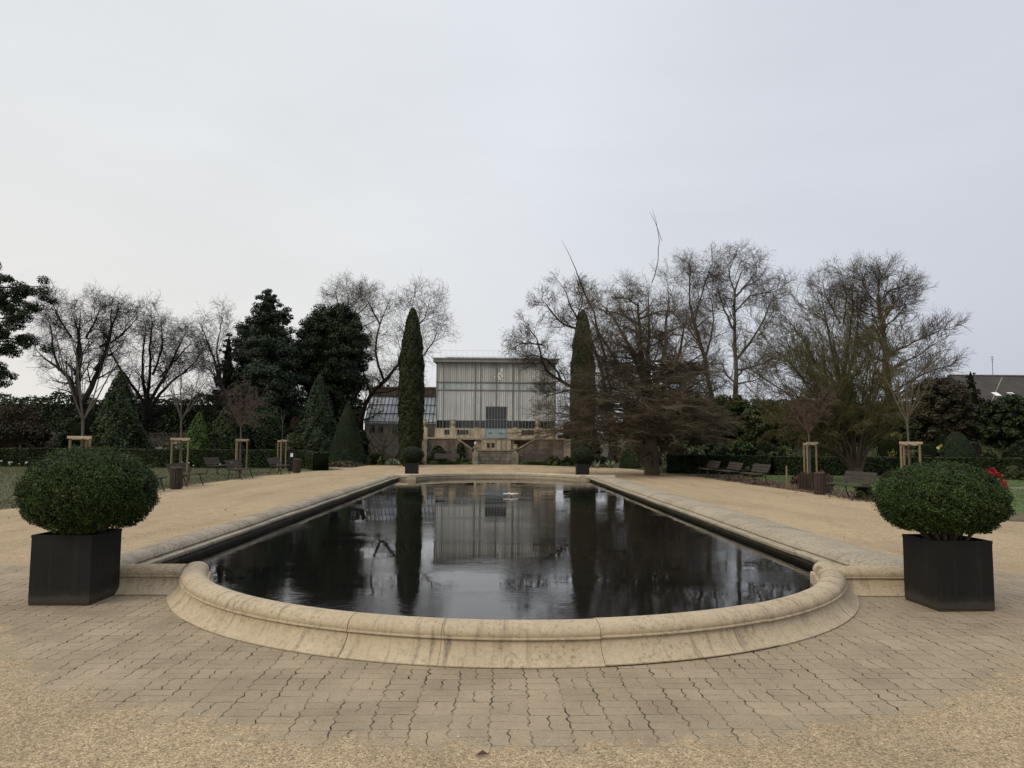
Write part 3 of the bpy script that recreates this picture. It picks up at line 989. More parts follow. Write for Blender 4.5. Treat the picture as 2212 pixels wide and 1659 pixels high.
# long side rims
LEFT = [(-.52, .0), (-.50, .13), (-.46, .19), (-.38, .245), (-.28, .275), (-.18, .28), (-.08, .265), (-.02, .232), (.0, .20), (-.012, .178), (.03, .174), (.085, .168), (.09, .155), (.09, .128), (.02, .120), (.02, -.02)]
RIGHT = [(-1.15, .0), (-1.08, .16), (-.95, .20), (-.75, .245), (-.55, .272), (-.38, .284), (-.22, .280), (-.09, .258), (-.02, .222), (.0, .19), (-.012, .172), (.03, .168), (.11, .160), (.115, .148), (.115, .118), (.03, .110), (.03, -.02)]
Y0, Y1 = 8.15, 32.0
for side, xi, prof, mat, ncut in ((-1, -4.13, LEFT, 'rim_grey', 13), (1, 4.20, RIGHT, 'rim_side', 12)):
    cuts = np.linspace(Y0, Y1, ncut + 1)
    for i in range(ncut):
        yy = np.linspace(cuts[i] + .003, cuts[i + 1] - .003, 7)
        if side > 0: yy = yy[::-1]
        pth = np.stack([np.full(7, xi), yy], 1)
        far = sm((cuts[i] - 15) / 10)
        mm = M[mat] if (side > 0 or far < .75) else M['rim_side']
        sweep('rim_stone', pth, np.tile((-side, 0.0), (7, 1)), prof, mm, run0=i * 3.3 + 60, jit=np.array((rj.normal(0, .006), 0, rj.normal(0, .004))))
# far cross walls and far half-round (seen from inside)
AF = np.array((0.12, 31.0)); RF = 3.85
INNER = [(0, -.02), (-.02, .12), (-.08, .20), (-.14, .262), (-.22, .284), (-.30, .275), (-.36, .245), (-.385, .205), (-.37, .178), (-.40, .172), (-.44, .166), (-.445, .150), (-.42, .140), (-.42, -.02)]
fa = [-84, -50, -18, 14, 46, 84]
for i in range(5):
    aa = np.linspace(math.radians(fa[i]) + .001, math.radians(fa[i + 1]) - .001, 18)[::-1]
    nr = np.stack([np.sin(aa), np.cos(aa)], 1)
    sweep('rim_stone', AF + nr * RF, nr, INNER, M['rim_far'], run0=i * 5.0 + 200)
for sx, xa, xb in ((-1, -3.25, -4.66), (1, 3.5, 5.2)):
    xx = np.linspace(xa, xb, 8) if sx > 0 else np.linspace(xb, xa, 8)
    sweep('cross_wall', np.stack([xx[::-1], np.full(8, 32.35)], 1), np.tile((0, 1.0), (8, 1)), INNER, M['rim_far'], run0=300 + 9 * sx)

# water
wp = []
for a in np.linspace(math.radians(-74), math.radians(74), 40):
    wp.append((AC[0] + (RB - .30) * math.sin(a), AC[1] - (RB - .30) * math.cos(a)))
wp += [(4.0, 8.15), (4.24, 8.15), (4.24, 32.1), (3.75, 32.1)]
for a in np.linspace(math.radians(80), math.radians(-80), 40):
    wp.append((AF[0] + (RF - .3) * math.sin(a), AF[1] + (RF - .3) * math.cos(a)))
wp += [(-3.55, 32.1), (-4.16, 32.1), (-4.16, 8.15), (-3.6, 8.15)]
tag(build('water', [(x, y, .045) for x, y in wp], [tuple(range(len(wp)))], M['water']), 'dark still water reflecting the glasshouse and cypresses', kind='structure')

# fountain nozzle
fp = G(1103, 1071, .06)
t = thing('fountain_nozzle', 'small pale cross-shaped fountain nozzle standing in the dark water', 'fountain', (fp[0], fp[1], .0))
MB().lathe([(.05, -.02), (.045, .11), (.03, .12), (.022, .21), (.012, .22)], 12, (fp[0], fp[1], 0)).build('riser', M['stone_pale'], t)
for ang in (0.25, 0.25 + PI / 2):
    c, s = math.cos(ang) * .22, math.sin(ang) * .22
    MB().bar((fp[0] - c, fp[1] - s, .125), (fp[0] + c, fp[1] + s, .125), .045, .03).build('arm', M['paint'], t)

# ================================================================== POTTED BUSHES
def potted(label, x, y, W, H, bc, br, nleaf, leaf, mat, rotz=0, group='clipped bushes in black planters', flatbottom=0.0, seedstems=16, stem_h=.3):
    rng = nrng()
    t = thing('potted_bush', label, 'potted bush', (x, y, .009), 0, group)
    h = W / 2; th = .014
    bx = MB()
    # hollow square box with folded rim and recessed foot
    o = [(-h, -h), (h, -h), (h, h), (-h, h)]
    def ring(k, z): return [(p[0] * k, p[1] * k, z) for p in o]
    ki = (h - th) / h
    rings = [ring(.985, 0.0), ring(.985, .018), ring(1.0, .022), ring(1.0, H - .03), ring(1.012, H - .03), ring(1.012, H), ring(ki * .985, H), ring(ki * .985, H - .05)]
    vs = [p for r in rings for p in r]; fs = [(3, 2, 1, 0)]
    for i in range(len(rings) - 1):
        for j in range(4):
            k = (j + 1) % 4
            fs.append((i * 4 + j, i * 4 + k, (i + 1) * 4 + k, (i + 1) * 4 + j))
    c, s = math.cos(rotz), math.sin(rotz)
    vs = [(x + p[0] * c - p[1] * s, y + p[0] * s + p[1] * c, .009 + p[2]) for p in vs]
    bx.add(vs, fs)
    ob = bx.build('planter_box', M['planter'], t)
    k = len(rings) - 1
    so = MB(); n0 = 7
    sv = [(x + (i / n0 - .5) * 2 * h * .97, y + (j / n0 - .5) * 2 * h * .97, H - .045 + rng.normal(0, .006)) for i in range(n0 + 1) for j in range(n0 + 1)]
    sf = [(i * (n0 + 1) + j, (i + 1) * (n0 + 1) + j, (i + 1) * (n0 + 1) + j + 1, i * (n0 + 1) + j + 1) for i in range(n0) for j in range(n0)]
    so.add(sv, sf).build('soil', M['soil'], t)
    # crown: many shoot clumps over an ellipsoid
    bc = np.array(bc); br = np.array(br)
    d = sph(rng, nleaf)
    if flatbottom:
        d[:, 2] = np.where(d[:, 2] < -flatbottom, -flatbottom * rng.random(nleaf) ** .5, d[:, 2])
    ph = rng.uniform(0, 6, 8)
    lump = 1 + .012 * np.sin(9 * d[:, 0] + ph[0]) * np.sin(8 * d[:, 1] + ph[1]) + .018 * np.sin(13 * d[:, 2] + 6 * d[:, 0] + ph[2]) + .025 * np.sin(21 * d[:, 0] + 17 * d[:, 2] + ph[3]) * np.sin(19 * d[:, 1] + ph[4]) + .018 * np.sin(5 * d[:, 0] + 4 * d[:, 1] + ph[5])
    lump = lump + .022 * np.sin(31 * d[:, 0] + ph[6]) * np.sin(29 * d[:, 1] + ph[7]) * np.sin(27 * d[:, 2] + ph[0]) + .03 * np.minimum(0, np.sin(17 * d[:, 0] + 11 * d[:, 2] + ph[1]) * np.sin(15 * d[:, 1] - 9 * d[:, 2] + ph[2]) - .3)
    rad = lump * (1 - .20 * rng.random(nleaf) ** 1.8 + .03 * rng.random(nleaf) ** 6)
    P = bc + d * br * rad[:, None]
    lv = cards(rng, P, d + np.array((0, 0, .3)), leaf, .5, .7)
    # fresh shoots sticking out
    ns = nleaf // 80
    ds = sph(rng, ns); ds[:, 2] = np.where(ds[:, 2] < -.3, -ds[:, 2], ds[:, 2])
    pp = []
    for q in range(5):
        pp.append(bc + ds * br * (.985 + .020 * q) + rng.normal(0, .006, (ns, 3)))
    lv2 = cards(rng, np.concatenate(pp), np.tile(ds, (5, 1)), leaf * .85, .45, .9)
    co = lumpcore(rng, bc, br * .86, 28, 16, .03)
    if flatbottom: co[0][:, 2] = np.maximum(co[0][:, 2], bc[2] - br[2] * flatbottom * .75)
    foliage('foliage', merge([lv, lv2]), co, M[mat], M['core'], t)
    P = []
    for q in range(seedstems):
        a = rng.uniform(0, 2 * PI); r0 = rng.uniform(.01, .16); r1 = rng.uniform(.2, .75)
        p0 = np.array((x + r0 * math.cos(a), y + r0 * math.sin(a), H - .06))
        p1 = np.array((bc[0] + br[0] * r1 * math.cos(a), bc[1] + br[1] * r1 * math.sin(a), bc[2] - br[2] * .1))
        mid = p0 * .5 + p1 * .5 + np.array((0, 0, -.02)) + rng.normal(0, .02, 3)
        P.append(resample([p0, mid, p1], 6))
    P = np.array(P); Rr = np.tile(np.linspace(.016, .007, 6), (len(P), 1)) * rng.uniform(.6, 1.3, (len(P), 1))
    v, q = tubes(P, Rr, 6)
    build('stem', v, q, M['twig_pale'], t, smooth=True)
    return t


pL = G(124, 1311); pR = G(2087, 1323)
potted('big round clipped box bush in black square planter at the left front', pL[0], pL[1] + .30, .58, .675, (pL[0] + .065, pL[1] + .34, 1.075), (.63, .63, .455), 82000, .0115, 'box', 0, flatbottom=.80, seedstems=34)
potted('flatter clipped box bush with bare pale stems in black square planter at the right front', pR[0], pR[1] + .28, .565, .675, (pR[0] - .02, pR[1] + .32, 1.05), (.605, .605, .385), 76000, .0115, 'box', math.radians(2), flatbottom=.80, seedstems=30)
pl2 = F(890, 1000, 34.8); pr2 = F(1258, 1000, 34.8)
potted('small dark ball bush in black planter at far left corner of the basin', pl2[0], 34.8, .58, .68, (pl2[0] + .03, 34.8, 1.06), (.52, .52, .40), 9000, .024, 'yew')
potted('small dark ball bush in black planter at far right corner of the basin', pr2[0], 34.8, .58, .68, (pr2[0] - .02, 34.8, 1.08), (.52, .52, .42), 9000, .024, 'yew')

# ================================================================== BENCHES AND BINS
def bench_proto(label):
    t = thing('park_bench', label, 'bench', (0, 0, 0), 0, 'wooden slat benches along the gravel')
    Lh = .95
    for nm, slats in (('seat', [((-.22), .43), (-.10, .435), (.02, .43), (.13, .425)]),):
        mb = MB()
        for yy, zz in slats: mb.bbox(-Lh, yy - .05, zz - .018, Lh, yy + .05, zz + .018, .006)
        mb.build(nm, M['wood'], t, world=False)
    mb = MB()
    for k, (z0, z1) in enumerate(((.50, .585), (.60, .70), (.715, .82))):
        y0 = .20 + .18 * (z0 - .43) / .4; y1 = .20 + .18 * (z1 - .43) / .4
        mb.add([(-Lh, y0 - .015, z0), (Lh, y0 - .015, z0), (Lh, y0 + .015, z0), (-Lh, y0 + .015, z0), (-Lh, y1 - .015, z1), (Lh, y1 - .015, z1), (Lh, y1 + .015, z1), (-Lh, y1 + .015, z1)],
               [(3, 2, 1, 0), (4, 5, 6, 7), (0, 1, 5, 4), (1, 2, 6, 5), (2, 3, 7, 6), (3, 0, 4, 7)])
    mb.build('backrest', M['wood'], t, world=False)
    for xx in (-.72, .72):
        P = np.array([resample([(xx, -.15, .41), (xx, -.20, .25), (xx, -.30, .0)], 6)])
        v, q = tubes(P, np.full((1, 6), .022), 6); build('leg', v, q, M['iron'], t, world=False)
        P = np.array([resample([(xx, .36, .80), (xx, .22, .46), (xx, .20, .25), (xx, .34, .0)], 8)])
        v, q = tubes(P, np.full((1, 8), .022), 6); build('leg', v, q, M['iron'], t, world=False)
        mb = MB(); mb.bar((xx, -.24, .395), (xx, .22, .395), .04, .03); mb.build('seat_bracket', M['iron'], t, world=False)
    return t


bp = bench_proto('dark wooden bench partly hidden by the big left bush')
spots = [(-10.95, 23.65, PI / 2, None), (-11.05, 27.1, PI / 2, 'dark wooden bench just beyond the slatted bin on the left'),
         (-11.0, 32.6, PI / 2, 'dark wooden bench in front of the third young tree on the left'),
         (-10.75, 37.6, PI / 2, 'farthest dark bench on the left beside the black cabinet'),
         (-13.6, 37.0, PI / 2, 'bench set back on the worn lawn behind the third staked tree'),
         (10.75, 22.3, -PI / 2, 'dark slatted bench beside the right slatted bin, nearest on the right'),
         (10.75, 30.6, -PI / 2, 'brown bench with upright backrest at near end of the far right bench row'),
         (10.65, 33.6, -PI / 2, 'middle bench of the far right row before the dark hedge'),
         (10.5, 36.4, -PI / 2, 'last bench of the far right row, close to the leaning trunk')]
for i, (x, y, rz, lab) in enumerate(spots):
    if i == 0:
        bp.location = (x, y, .005); bp.rotation_euler = (0, 0, rz)
    else:
        dup(bp, (x, y, .005), rz, lab)
pb = F(965, 990, 56.8)
dup(bp, (pb[0], 56.6, .0), 0, 'brown bench standing against the left stair wall')
pb = F(1160, 990, 56.8)
dup(bp, (pb[0], 56.6, .0), 0, 'dark bench standing against the right stair wall')


def bin_proto(label):
    t = thing('litter_bin', label, 'litter bin', (0, 0, 0), 0, 'slatted wooden litter bins')
    for k in range(12):
        a = 2 * PI * k / 12
        mb = MB(); c, s = math.cos(a), math.sin(a)
        r = .21
        w = .05
        vs = [(r * c - sy * w * s + (sx * .011) * c, r * s + sy * w * c + (sx * .011) * s, z) for z in (.03, .74) for sx, sy in ((-1, -1), (1, -1), (1, 1), (-1, 1))]
        mb.add(vs, [(3, 2, 1, 0), (4, 5, 6, 7), (0, 1, 5, 4), (1, 2, 6, 5), (2, 3, 7, 6), (3, 0, 4, 7)])
        mb.build('slat', M['bin_wood'], t, world=False)
    MB().lathe([(.18, .0), (.185, .04), (.185, .70), (.17, .70)], 18).build('liner', M['iron'], t, world=False)
    MB().lathe([(.235, .725), (.24, .75), (.17, .79), (.05, .80)], 18).build('lid', M['bin_wood'], t, world=False)
    return t


b1 = bin_proto('brown slatted litter bin between the two nearest left benches')
b1.location = (-10.72, 25.4, .005); b1.scale = (.92, .92, .94)
dup(b1, (-10.35, 39.3, .005), 0, 'far slatted litter bin beside the black cabinet')
dup(b1, (10.72, 24.3, .005), 0, 'brown slatted litter bin at the left end of the right bench', scale=(.78, .78, .92))
# black cabinet with a white notice
p = F(632, 990, 41.5)
t = thing('cabinet', 'black upright cabinet with a white notice before the left hedge', 'cabinet', (p[0], 41.5, 0))
MB().bbox(p[0] - .21, 41.35, 0, p[0] + .21, 41.7, 1.16, .015).build('body', M['black'], t)
MB().box(p[0] - .24, 41.33, 1.163, p[0] + .24, 41.72, 1.20).build('lid', M['black'], t)
MB().box(p[0] - .08, 41.335, .80, p[0] + .06, 41.347, 1.0).build('notice', M['paint'], t)
# wooden post and woven low fence on the right bed
p = G(1700, 1054)
tag(MB().lathe([(.035, -.05), (.033, .80), (.02, .83)], 10, (p[0], p[1], 0)).build('wooden_post', M['stake'], base=(p[0], p[1], 0), smooth=False), 'short pale wooden post at the soil edge left of the right slatted bin', 'post')
t = thing('wattle_fence', 'low brown wattle fence behind the right slatted bin', 'fence', (11.4, 26.2, 0))
mb = MB(); rng = nrng()
for k in range(46):
    y = 24.9 + 2.6 * k / 45; x = 11.35 + .06 * math.sin(k * 1.9)
    mb.bar((x, y, -.02), (x + rng.normal(0, .02), y + rng.normal(0, .03), .62 + rng.uniform(-.06, .06)), .028)
mb.build('pales', M['bin_wood'], t)
mb = MB()
for z in (.15, .5): mb.bar((11.40, 24.85, z), (11.40, 27.55, z), .03, .04)
mb.build('rail', M['bin_wood'], t)

# ================================================================== STAKED YOUNG TREES
def stakes(label, x, y, w=.52, h=1.72, first=None, rot=0.0):
    if first is not None:
        return dup(first, (x, y, 0), rot, label)
    t = thing('stake_frame', label, 'tree stakes', (x, y, 0), rot, 'wooden tree stakes with crossbars')
    for sx, sy in ((-.5, -.18), (.5, -.18), (.0, .42)):
        MB().lathe([(.034, -.05), (.032, h - .02), (.026, h)], 10, (sx * w, sy * w, 0)).build('post', M['stake'], t, world=False)
    mb = MB()
    a, b, c = (-.5 * w, -.18 * w), (.5 * w, -.18 * w), (0, .42 * w)
    mb.bar((a[0] - .06, a[1] - .042, h - .02), (b[0] + .06, b[1] - .042, h - .02), .03, .07)
    mb.build('crossbar', M['stake_top'], t, world=False)
    mb = MB(); mb.bar((b[0], b[1], h - .06), (c[0], c[1], h - .06), .025, .06); mb.build('crossbar', M['stake_top'], t, world=False)
    mb = MB(); mb.bar((a[0], a[1], h - .06), (c[0], c[1], h - .06), .025, .06); mb.build('crossbar', M['stake_top'], t, world=False)
    return t


def young(label, x, y, fork, top, spread, nb, twig, r=.035, levels=(6, 4), seedoff=0, fan=None, ang=42, rmin=.006, up=.06):
    rng = nrng()
    t = thing('young_tree', label, 'tree', (x, y, 0), 0, 'young staked trees')
    tp = np.array([resample([(x, y, -.05), (x + .02, y, fork * .5), (x - .01, y, fork)], 6)])
    v, q = tubes(tp, np.linspace(r, r * .75, 6)[None], 8)
    build('trunk', v, q, M['bark_grey'] if twig != 'twig_pale' else M['twig_pale'], t, smooth=True)
    P = []; H = top - fork
    for k in range(nb):
        a = 2 * PI * k / nb + rng.uniform(-.3, .3)
        s = spread * rng.uniform(.6, 1.05); hh = H * rng.uniform(.75, 1.0)
        z0 = fork - rng.uniform(0, .12) * (fork - 1.4)
        P.append(resample([(x, y, z0), (x + .42 * s * math.cos(a), y + .42 * s * math.sin(a), z0 + hh * .32), (x + .75 * s * math.cos(a), y + .75 * s * math.sin(a), z0 + hh * .68), (x + s * math.cos(a), y + s * math.sin(a), z0 + hh)], 8))
    P = np.array(P) + rng.normal(0, .02, (nb, 8, 3)) * np.linspace(0, 1, 8)[None, :, None]
    R = np.tile(np.linspace(r * .55, .007, 8), (nb, 1))
    out = [tubes(P, R, 5)]; cur = (P, R)
    for k, per in enumerate(levels):
        cur = spawn(rng, *cur, per=per, t0=.15, ang=(ang, 12), ratio=.45, wig=.12, up=up, rmin=rmin)
        out.append(tubes(*cur, 3))
    v, q = merge(out)
    build('crown', v, q, M[twig], t)
    return t


ys_t = [20.8, 27.3, 33.7, 40.0]
pos = []
for px, Yv in zip((177, 390, 519.5, 609), ys_t):
    pos.append((F(px, 960, Yv)[0], Yv))
young('young staked tree with few long pale branches behind the big left bush', *pos[0], 2.25, 5.0, 1.25, 5, 'bark_grey', .045, (4, 3), ang=30, rmin=.007)
young('slim staked tree with a thin open crown, second on the left', *pos[1], 2.45, 4.7, 1.0, 6, 'bark_grey', .04, (6, 5), ang=40)
young('staked tree with dense rosy twig crown, third on the left', *pos[2], 2.3, 4.3, 1.1, 8, 'twig_rosy', .045, (9, 7, 4), ang=55, up=-.03, rmin=.007)
young('thin bare whip of a tree between pale stakes before the black cabinet', *pos[3], 2.6, 3.4, .12, 3, 'bark_grey', .018, (2,), ang=20)
posr = [(F(1962, 960, 20.9)[0], 20.9), (F(1748, 960, 27.3)[0], 27.3)]
young('young staked tree with upright vase of pale branches right of centre', *posr[0], 2.4, 4.5, .85, 7, 'twig_vase', .036, (5, 3), ang=26, rmin=.0048)
young('staked tree with tangled purplish twig crown on the right', *posr[1], 2.1, 3.75, .95, 8, 'twig_rosy', .035, (9, 8, 4), ang=60, up=-.02, rmin=.006)
f = stakes('pale stakes rising behind the big left bush', *pos[0], .54)
stakes('pale stakes around the slim second left tree', *pos[1], first=f, rot=.25)
stakes('pale stakes around the rosy-twigged left tree', *pos[2], first=f, rot=.9)
stakes('narrow pale stakes before the black cabinet', *pos[3], first=f, rot=1.35)
stakes('pale stakes just behind the right front bush', *posr[0], first=f, rot=0)
stakes('pale stakes around the purplish tree by the right bin', *posr[1], first=f, rot=.55)

# ================================================================== HEDGES, TOPIARY
hedge('clipped_hedge', 'long low clipped hedge across the left lawn', (-34, 47.0), (-11.3, 46.2), 1.10, .8, 'darkgreen', 26000, .055, 'grasstuft')
hedge('clipped_hedge', 'short hedge block running forward beside the left cone topiary', (-11.0, 45.6), (-10.0, 43.2), 1.0, .9, 'darkgreen', 5000, .05, 'olive')
hedge('clipped_hedge', 'dark clipped hedge behind the far right bench row', (9.9, 42.3), (15.2, 40.6), 1.02, .9, 'darkgreen', 8000, .05, 'olive')
hedge('clipped_hedge', 'long low clipped hedge across the right lawn', (15.3, 40.5), (40, 39.5), .98, .8, 'darkgreen', 26000, .055, 'grasstuft')

c = F(750, 960, 54)
topiary('cone_topiary', 'tall sharply clipped yew cone left of the glasshouse', 'topiary', c[0], 54, [(1.5, 0), (1.52, .12), (1.38, .6), (1.1, 1.5), (.72, 2.75), (.34, 3.95), (.12, 4.5), (.02, 4.66)], 52000, .022, 'yew', jitter=.004)
c = F(1384, 960, 50)
topiary('cone_topiary', 'clipped yew cone half hidden behind the great spreading trunk', 'topiary', c[0], 50, [(1.45, 0), (1.46, .12), (1.33, .6), (1.06, 1.5), (.70, 2.6), (.3, 3.6), (.05, 4.05)], 34000, .022, 'yew', jitter=.004)
c = F(2066, 960, 46)
topiary('cone_topiary', 'small blunt clipped dome behind the right hedge', 'topiary', c[0], 46, [(1.25, 0), (1.25, .3), (1.15, .9), (.9, 1.6), (.5, 2.25), (.2, 2.5), (.02, 2.55)], 24000, .026, 'yew', g=float(gz(c[0], 46)) - .1, jitter=.012)
cyp = [(0.45, 0), (.72, .5), (.80, 2.0), (.86, 4.0), (.85, 6.0), (.76, 7.6), (.63, 8.9), (.46, 9.9), (.30, 10.5), (.16, 10.85), (.02, 11.0)]
c = F(889, 830, 51)
topiary('column_cypress', 'tall dark column cypress on the left of the glasshouse', 'tree', c[0], 51, cyp, 26000, .07, 'cypress', jitter=.035)
c = F(1259, 830, 51)
topiary('column_cypress', 'tall column cypress on the right, tangled in bare branches', 'tree', c[0], 51, cyp, 26000, .07, 'cypress', jitter=.035)

# ================================================================== GLASSHOUSE
YF = 64.0
def fx(px): return F(px, 880, YF)[0]
def fz(py): return F(1072, py, YF)[2]
x0, x1 = fx(941.5), fx(1200.5)
zt, zb = fz(780), fz(946)
gh = thing('glasshouse', 'tall grey whitewashed glasshouse front with flat roof beyond the basin', 'building', (fx(1072), YF, 0))
zr = fz(777)
z_pl = fz(926); z_wt = fz(908.6); z_b1 = fz(843); z_b0 = fz(826)
MB().box(x0, YF, z_b0, x1, YF + 9, zt).build('upper_wall', M['facade_up'], gh)
MB().box(x0, YF + .01, z_b1, x1, YF + 9, z_b0 - .002).build('middle_band', M['band'], gh)
dx0, dx1 = fx(1049.5), fx(1094.3); zd = fz(878.6)
mb = MB()
mb.box(x0, YF, z_wt, dx0, YF + 9, z_b1 - .002); mb.box(dx1, YF, z_wt, x1, YF + 9, z_b1 - .002)
mb.box(dx0, YF, zd, dx1, YF + 9, z_b1 - .002)
mb.build('lower_wall', M['facade'], gh)
MB().box(x0, YF + .06, 0, x1, YF + 9, z_wt - .002).build('base_wall', M['cream'], gh)
# plinth
mb = MB(); mb.box(x0 - .05, YF - .08, .0, dx0 - .05, YF + .05, z_pl); mb.box(dx1 + .05, YF - .08, 0, x1 + .05, YF + .05, z_pl)
mb.build('plinth', M['cream'], gh)
# roof
mb = MB()
mb.add([(fx(935), YF - .45, fz(784)), (fx(1206), YF - .45, fz(784)), (fx(1206), YF - .45, zr + .05), (fx(935), YF - .45, zr + .05),
        (fx(935), YF + 9.4, fz(784) + .5), (fx(1206), YF + 9.4, fz(784) + .5), (fx(1206), YF + 9.4, zr + .45), (fx(935), YF + 9.4, zr + .45)],
       [(3, 2, 1, 0), (4, 5, 6, 7), (0, 1, 5, 4), (1, 2, 6, 5), (2, 3, 7, 6), (3, 0, 4, 7)])
rf = mb.build('roof', M['roofmetal'], gh)
MB().box(fx(934), YF - .50, zr - .02, fx(1207), YF - .452, zr + .09).build('gutter', M['frame'], gh)
mb = MB()                                   # thin service rails over the roof
zz0 = zr + .2
for h_ in (.45, .95):
    mb.bar((fx(945), YF + 3, zz0 + h_), (fx(1100), YF + 3, zz0 + h_), .03)
for k in range(14):
    xk = fx(945 + k * 12)
    mb.bar((xk, YF + 3, zz0 - .1), (xk, YF + 3, zz0 + .95), .025)
for k in (1075, 1085, 1093): mb.bar((fx(k), YF + 3.2, zz0 - .1), (fx(k), YF + 3.2, zz0 + 1.2), .03)
mb.build('roof_rail', M['paint'], gh)
MB().box(fx(955), YF + 3.5, zr + .2, fx(1190), YF + 8, zr + .62).build('roof_lantern', M['wing_glass'], gh)
# horizontal rails and mullions
for zc in (z_b0, z_b1):
    MB().box(x0 - .03, YF - .07, zc - .035, x1 + .03, YF - .003, zc + .035).build('rail', M['frame'], gh)
for px in (943, 957, 1025.5, 1037.5, 1071.5, 1107.5, 1119.5, 1199):
    xc = fx(px); w = .05 if px in (943, 1199) else .022
    z_lo = zd if px == 1071.5 else z_pl
    MB().box(xc - w, YF - .10, z_lo, xc + w, YF - .004, zt - .01).build('mullion', M['frame'], gh)
mb = MB()
for k in range(56):
    xc = x0 + (x1 - x0) * (k + .5) / 56
    mb.box(xc - .011, YF - .03, z_b0 + .06, xc + .011, YF - .002, zt - .01)
    if not (dx0 - .03 < xc < dx1 + .03):
        mb.box(xc - .010, YF - .025, z_wt + .05, xc + .010, YF - .002, z_b1 - .06)
    else:
        mb.box(xc - .010, YF - .025, zd + .05, xc + .010, YF - .002, z_b1 - .06)
mb.build('glazing_bars', M['frame'], gh)
# strip windows
for a, b in ((943.5, 972), (983, 1023.5), (1027, 1036), (1038.5, 1048.5), (1095, 1106), (1108.5, 1118.5), (1121, 1156), (1160, 1197)):
    xa, xb = fx(a), fx(b)
    w = MB().box(xa, YF + .02, z_pl + .05, xb, YF + .055, z_wt - .04).build('window', M['glass'], gh)
    mb = MB(); nb = max(2, int((xb - xa) / .28))
    for k in range(nb + 1):
        xc = xa + (xb - xa) * k / nb
        mb.box(xc - .018, YF - .02, z_pl + .03, xc + .018, YF + .018, z_wt - .02)
    mb.box(xa - .02, YF - .025, z_wt - .035, xb + .02, YF + .017, z_wt + .02)
    mb.box(xa - .02, YF - .025, z_pl + .0, xb + .02, YF + .017, z_pl + .05)
    mb.build('window_frame', M['frame'], w)
# door: glazed upper leaf, blue-grey lower panel
d_ = MB().box(dx0, YF + .02, z_pl, dx1, YF + .09, zd).build('door_glazing', M['glass'], gh)
mb = MB()
for k in range(8):
    xc = dx0 + (dx1 - dx0) * k / 7
    mb.box(xc - .02, YF - .04, z_pl, xc + .02, YF + .018, zd)
for zc in (zd, fz(906.5), z_pl): mb.box(dx0 - .03, YF - .045, zc - .03, dx1 + .03, YF + .016, zc + .03)
mb.build('door_frame', M['frame'], d_)
dp = MB().box(dx0 - .02, YF - .06, fz(946.5), dx1 + .02, YF + .05, z_pl - .035).build('door_panel', M['bluedoor'], gh)
mb = MB()
for px in (1059.5, 1082.5): mb.box(fx(px) - .12, YF - .08, fz(936.5), fx(px) + .12, YF - .062, fz(935))
mb.build('handle', M['iron'], dp)
# cellar windows in the plinth
for a, b in ((961, 972), (988, 1013), (1127, 1154)):
    xa, xb = fx(a), fx(b)
    w = MB().box(xa, YF - .10, fz(939), xb, YF - .082, fz(929)).build('window', M['glass'], gh)
    mb = MB(); nb = max(2, int((xb - xa) / .22))
    for k in range(nb + 1):
        xc = xa + (xb - xa) * k / nb; mb.box(xc - .02, YF - .13, fz(939) - .02, xc + .02, YF - .102, fz(929) + .02)
    mb.build('window_frame', M['stone_pale'], w)
# torn patch of old lettering / broken panes
rng = nrng(); mb = MB()
for k in range(26):
    px = 1072 + rng.uniform(0, 14); py = 800 + rng.uniform(0, 20)
    if rng.random() < .35: px = 1066 + rng.uniform(0, 20); py = 814 + rng.uniform(0, 8)
    xa, za = fx(px), fz(py); s = rng.uniform(.05, .16)
    mb.add([(xa, YF - .035 - k * .0012, za), (xa + s, YF - .036 - k * .0012, za + rng.uniform(-.05, .12)), (xa + s * .7, YF - .036 - k * .0012, za + s * 1.4), (xa - s * .3, YF - .036 - k * .0012, za + s)], [(0, 1, 2, 3)])
mb.build('peeling_paint', M['paint'], gh)

# ---- left wing: lean-to greenhouse with brick back wall
lw = thing('lean_to_greenhouse', 'low lean-to greenhouse with sloping panes and brick back wall behind the left cypress', 'greenhouse', (F(860, 900, 71)[0], 71, 0))
xa, xb = F(788, 900, 70)[0], F(943, 900, 70)[0]
z0_, z1_ = F(860, 914, 70)[2], F(860, 857, 73)[2]
MB().box(xa, 70.0, 0, xb, 70.3, z0_).build('front_wall', M['wing_grey'], lw)
MB().box(xa - .2, 73.1, 0, xb + .2, 73.6, F(860, 838, 73.1)[2]).build('back_wall', M['brick'], lw)
mb = MB(); mb.add([(xa, 69.9, z0_ + .01), (xb, 69.9, z0_ + .01), (xb, 73.05, z1_), (xa, 73.05, z1_), (xa, 69.9, z0_ - .04), (xb, 69.9, z0_ - .04), (xb, 73.05, z1_ - .05), (xa, 73.05, z1_ - .05)],
                  [(0, 1, 2, 3), (7, 6, 5, 4), (0, 4, 5, 1), (2, 6, 7, 3), (1, 5, 6, 2), (0, 3, 7, 4)])
mb.build('sloping_roof', M['wing_glass'], lw)
mb = MB()
nb = 18
for k in range(nb + 1):
    xk = xa + (xb - xa) * k / nb
    mb.bar((xk, 69.85, z0_ + .05), (xk, 73.0, z1_ + .03), .035, .05)
for fct in (.02, .33, .66, .98):
    mb.bar((xa, 69.9 + 3.1 * fct, z0_ + (z1_ - z0_) * fct + .06), (xb, 69.9 + 3.1 * fct, z0_ + (z1_ - z0_) * fct + .06), .05, .06)
mb.build('glazing_bars', M['iron'], lw)
for px in (800, 818, 848):
    w = MB().box(F(px, 900, 70)[0], 69.96, z0_ - .95, F(px, 900, 70)[0] + .45, 69.997, z0_ - .2).build('window', M['glass'], lw)
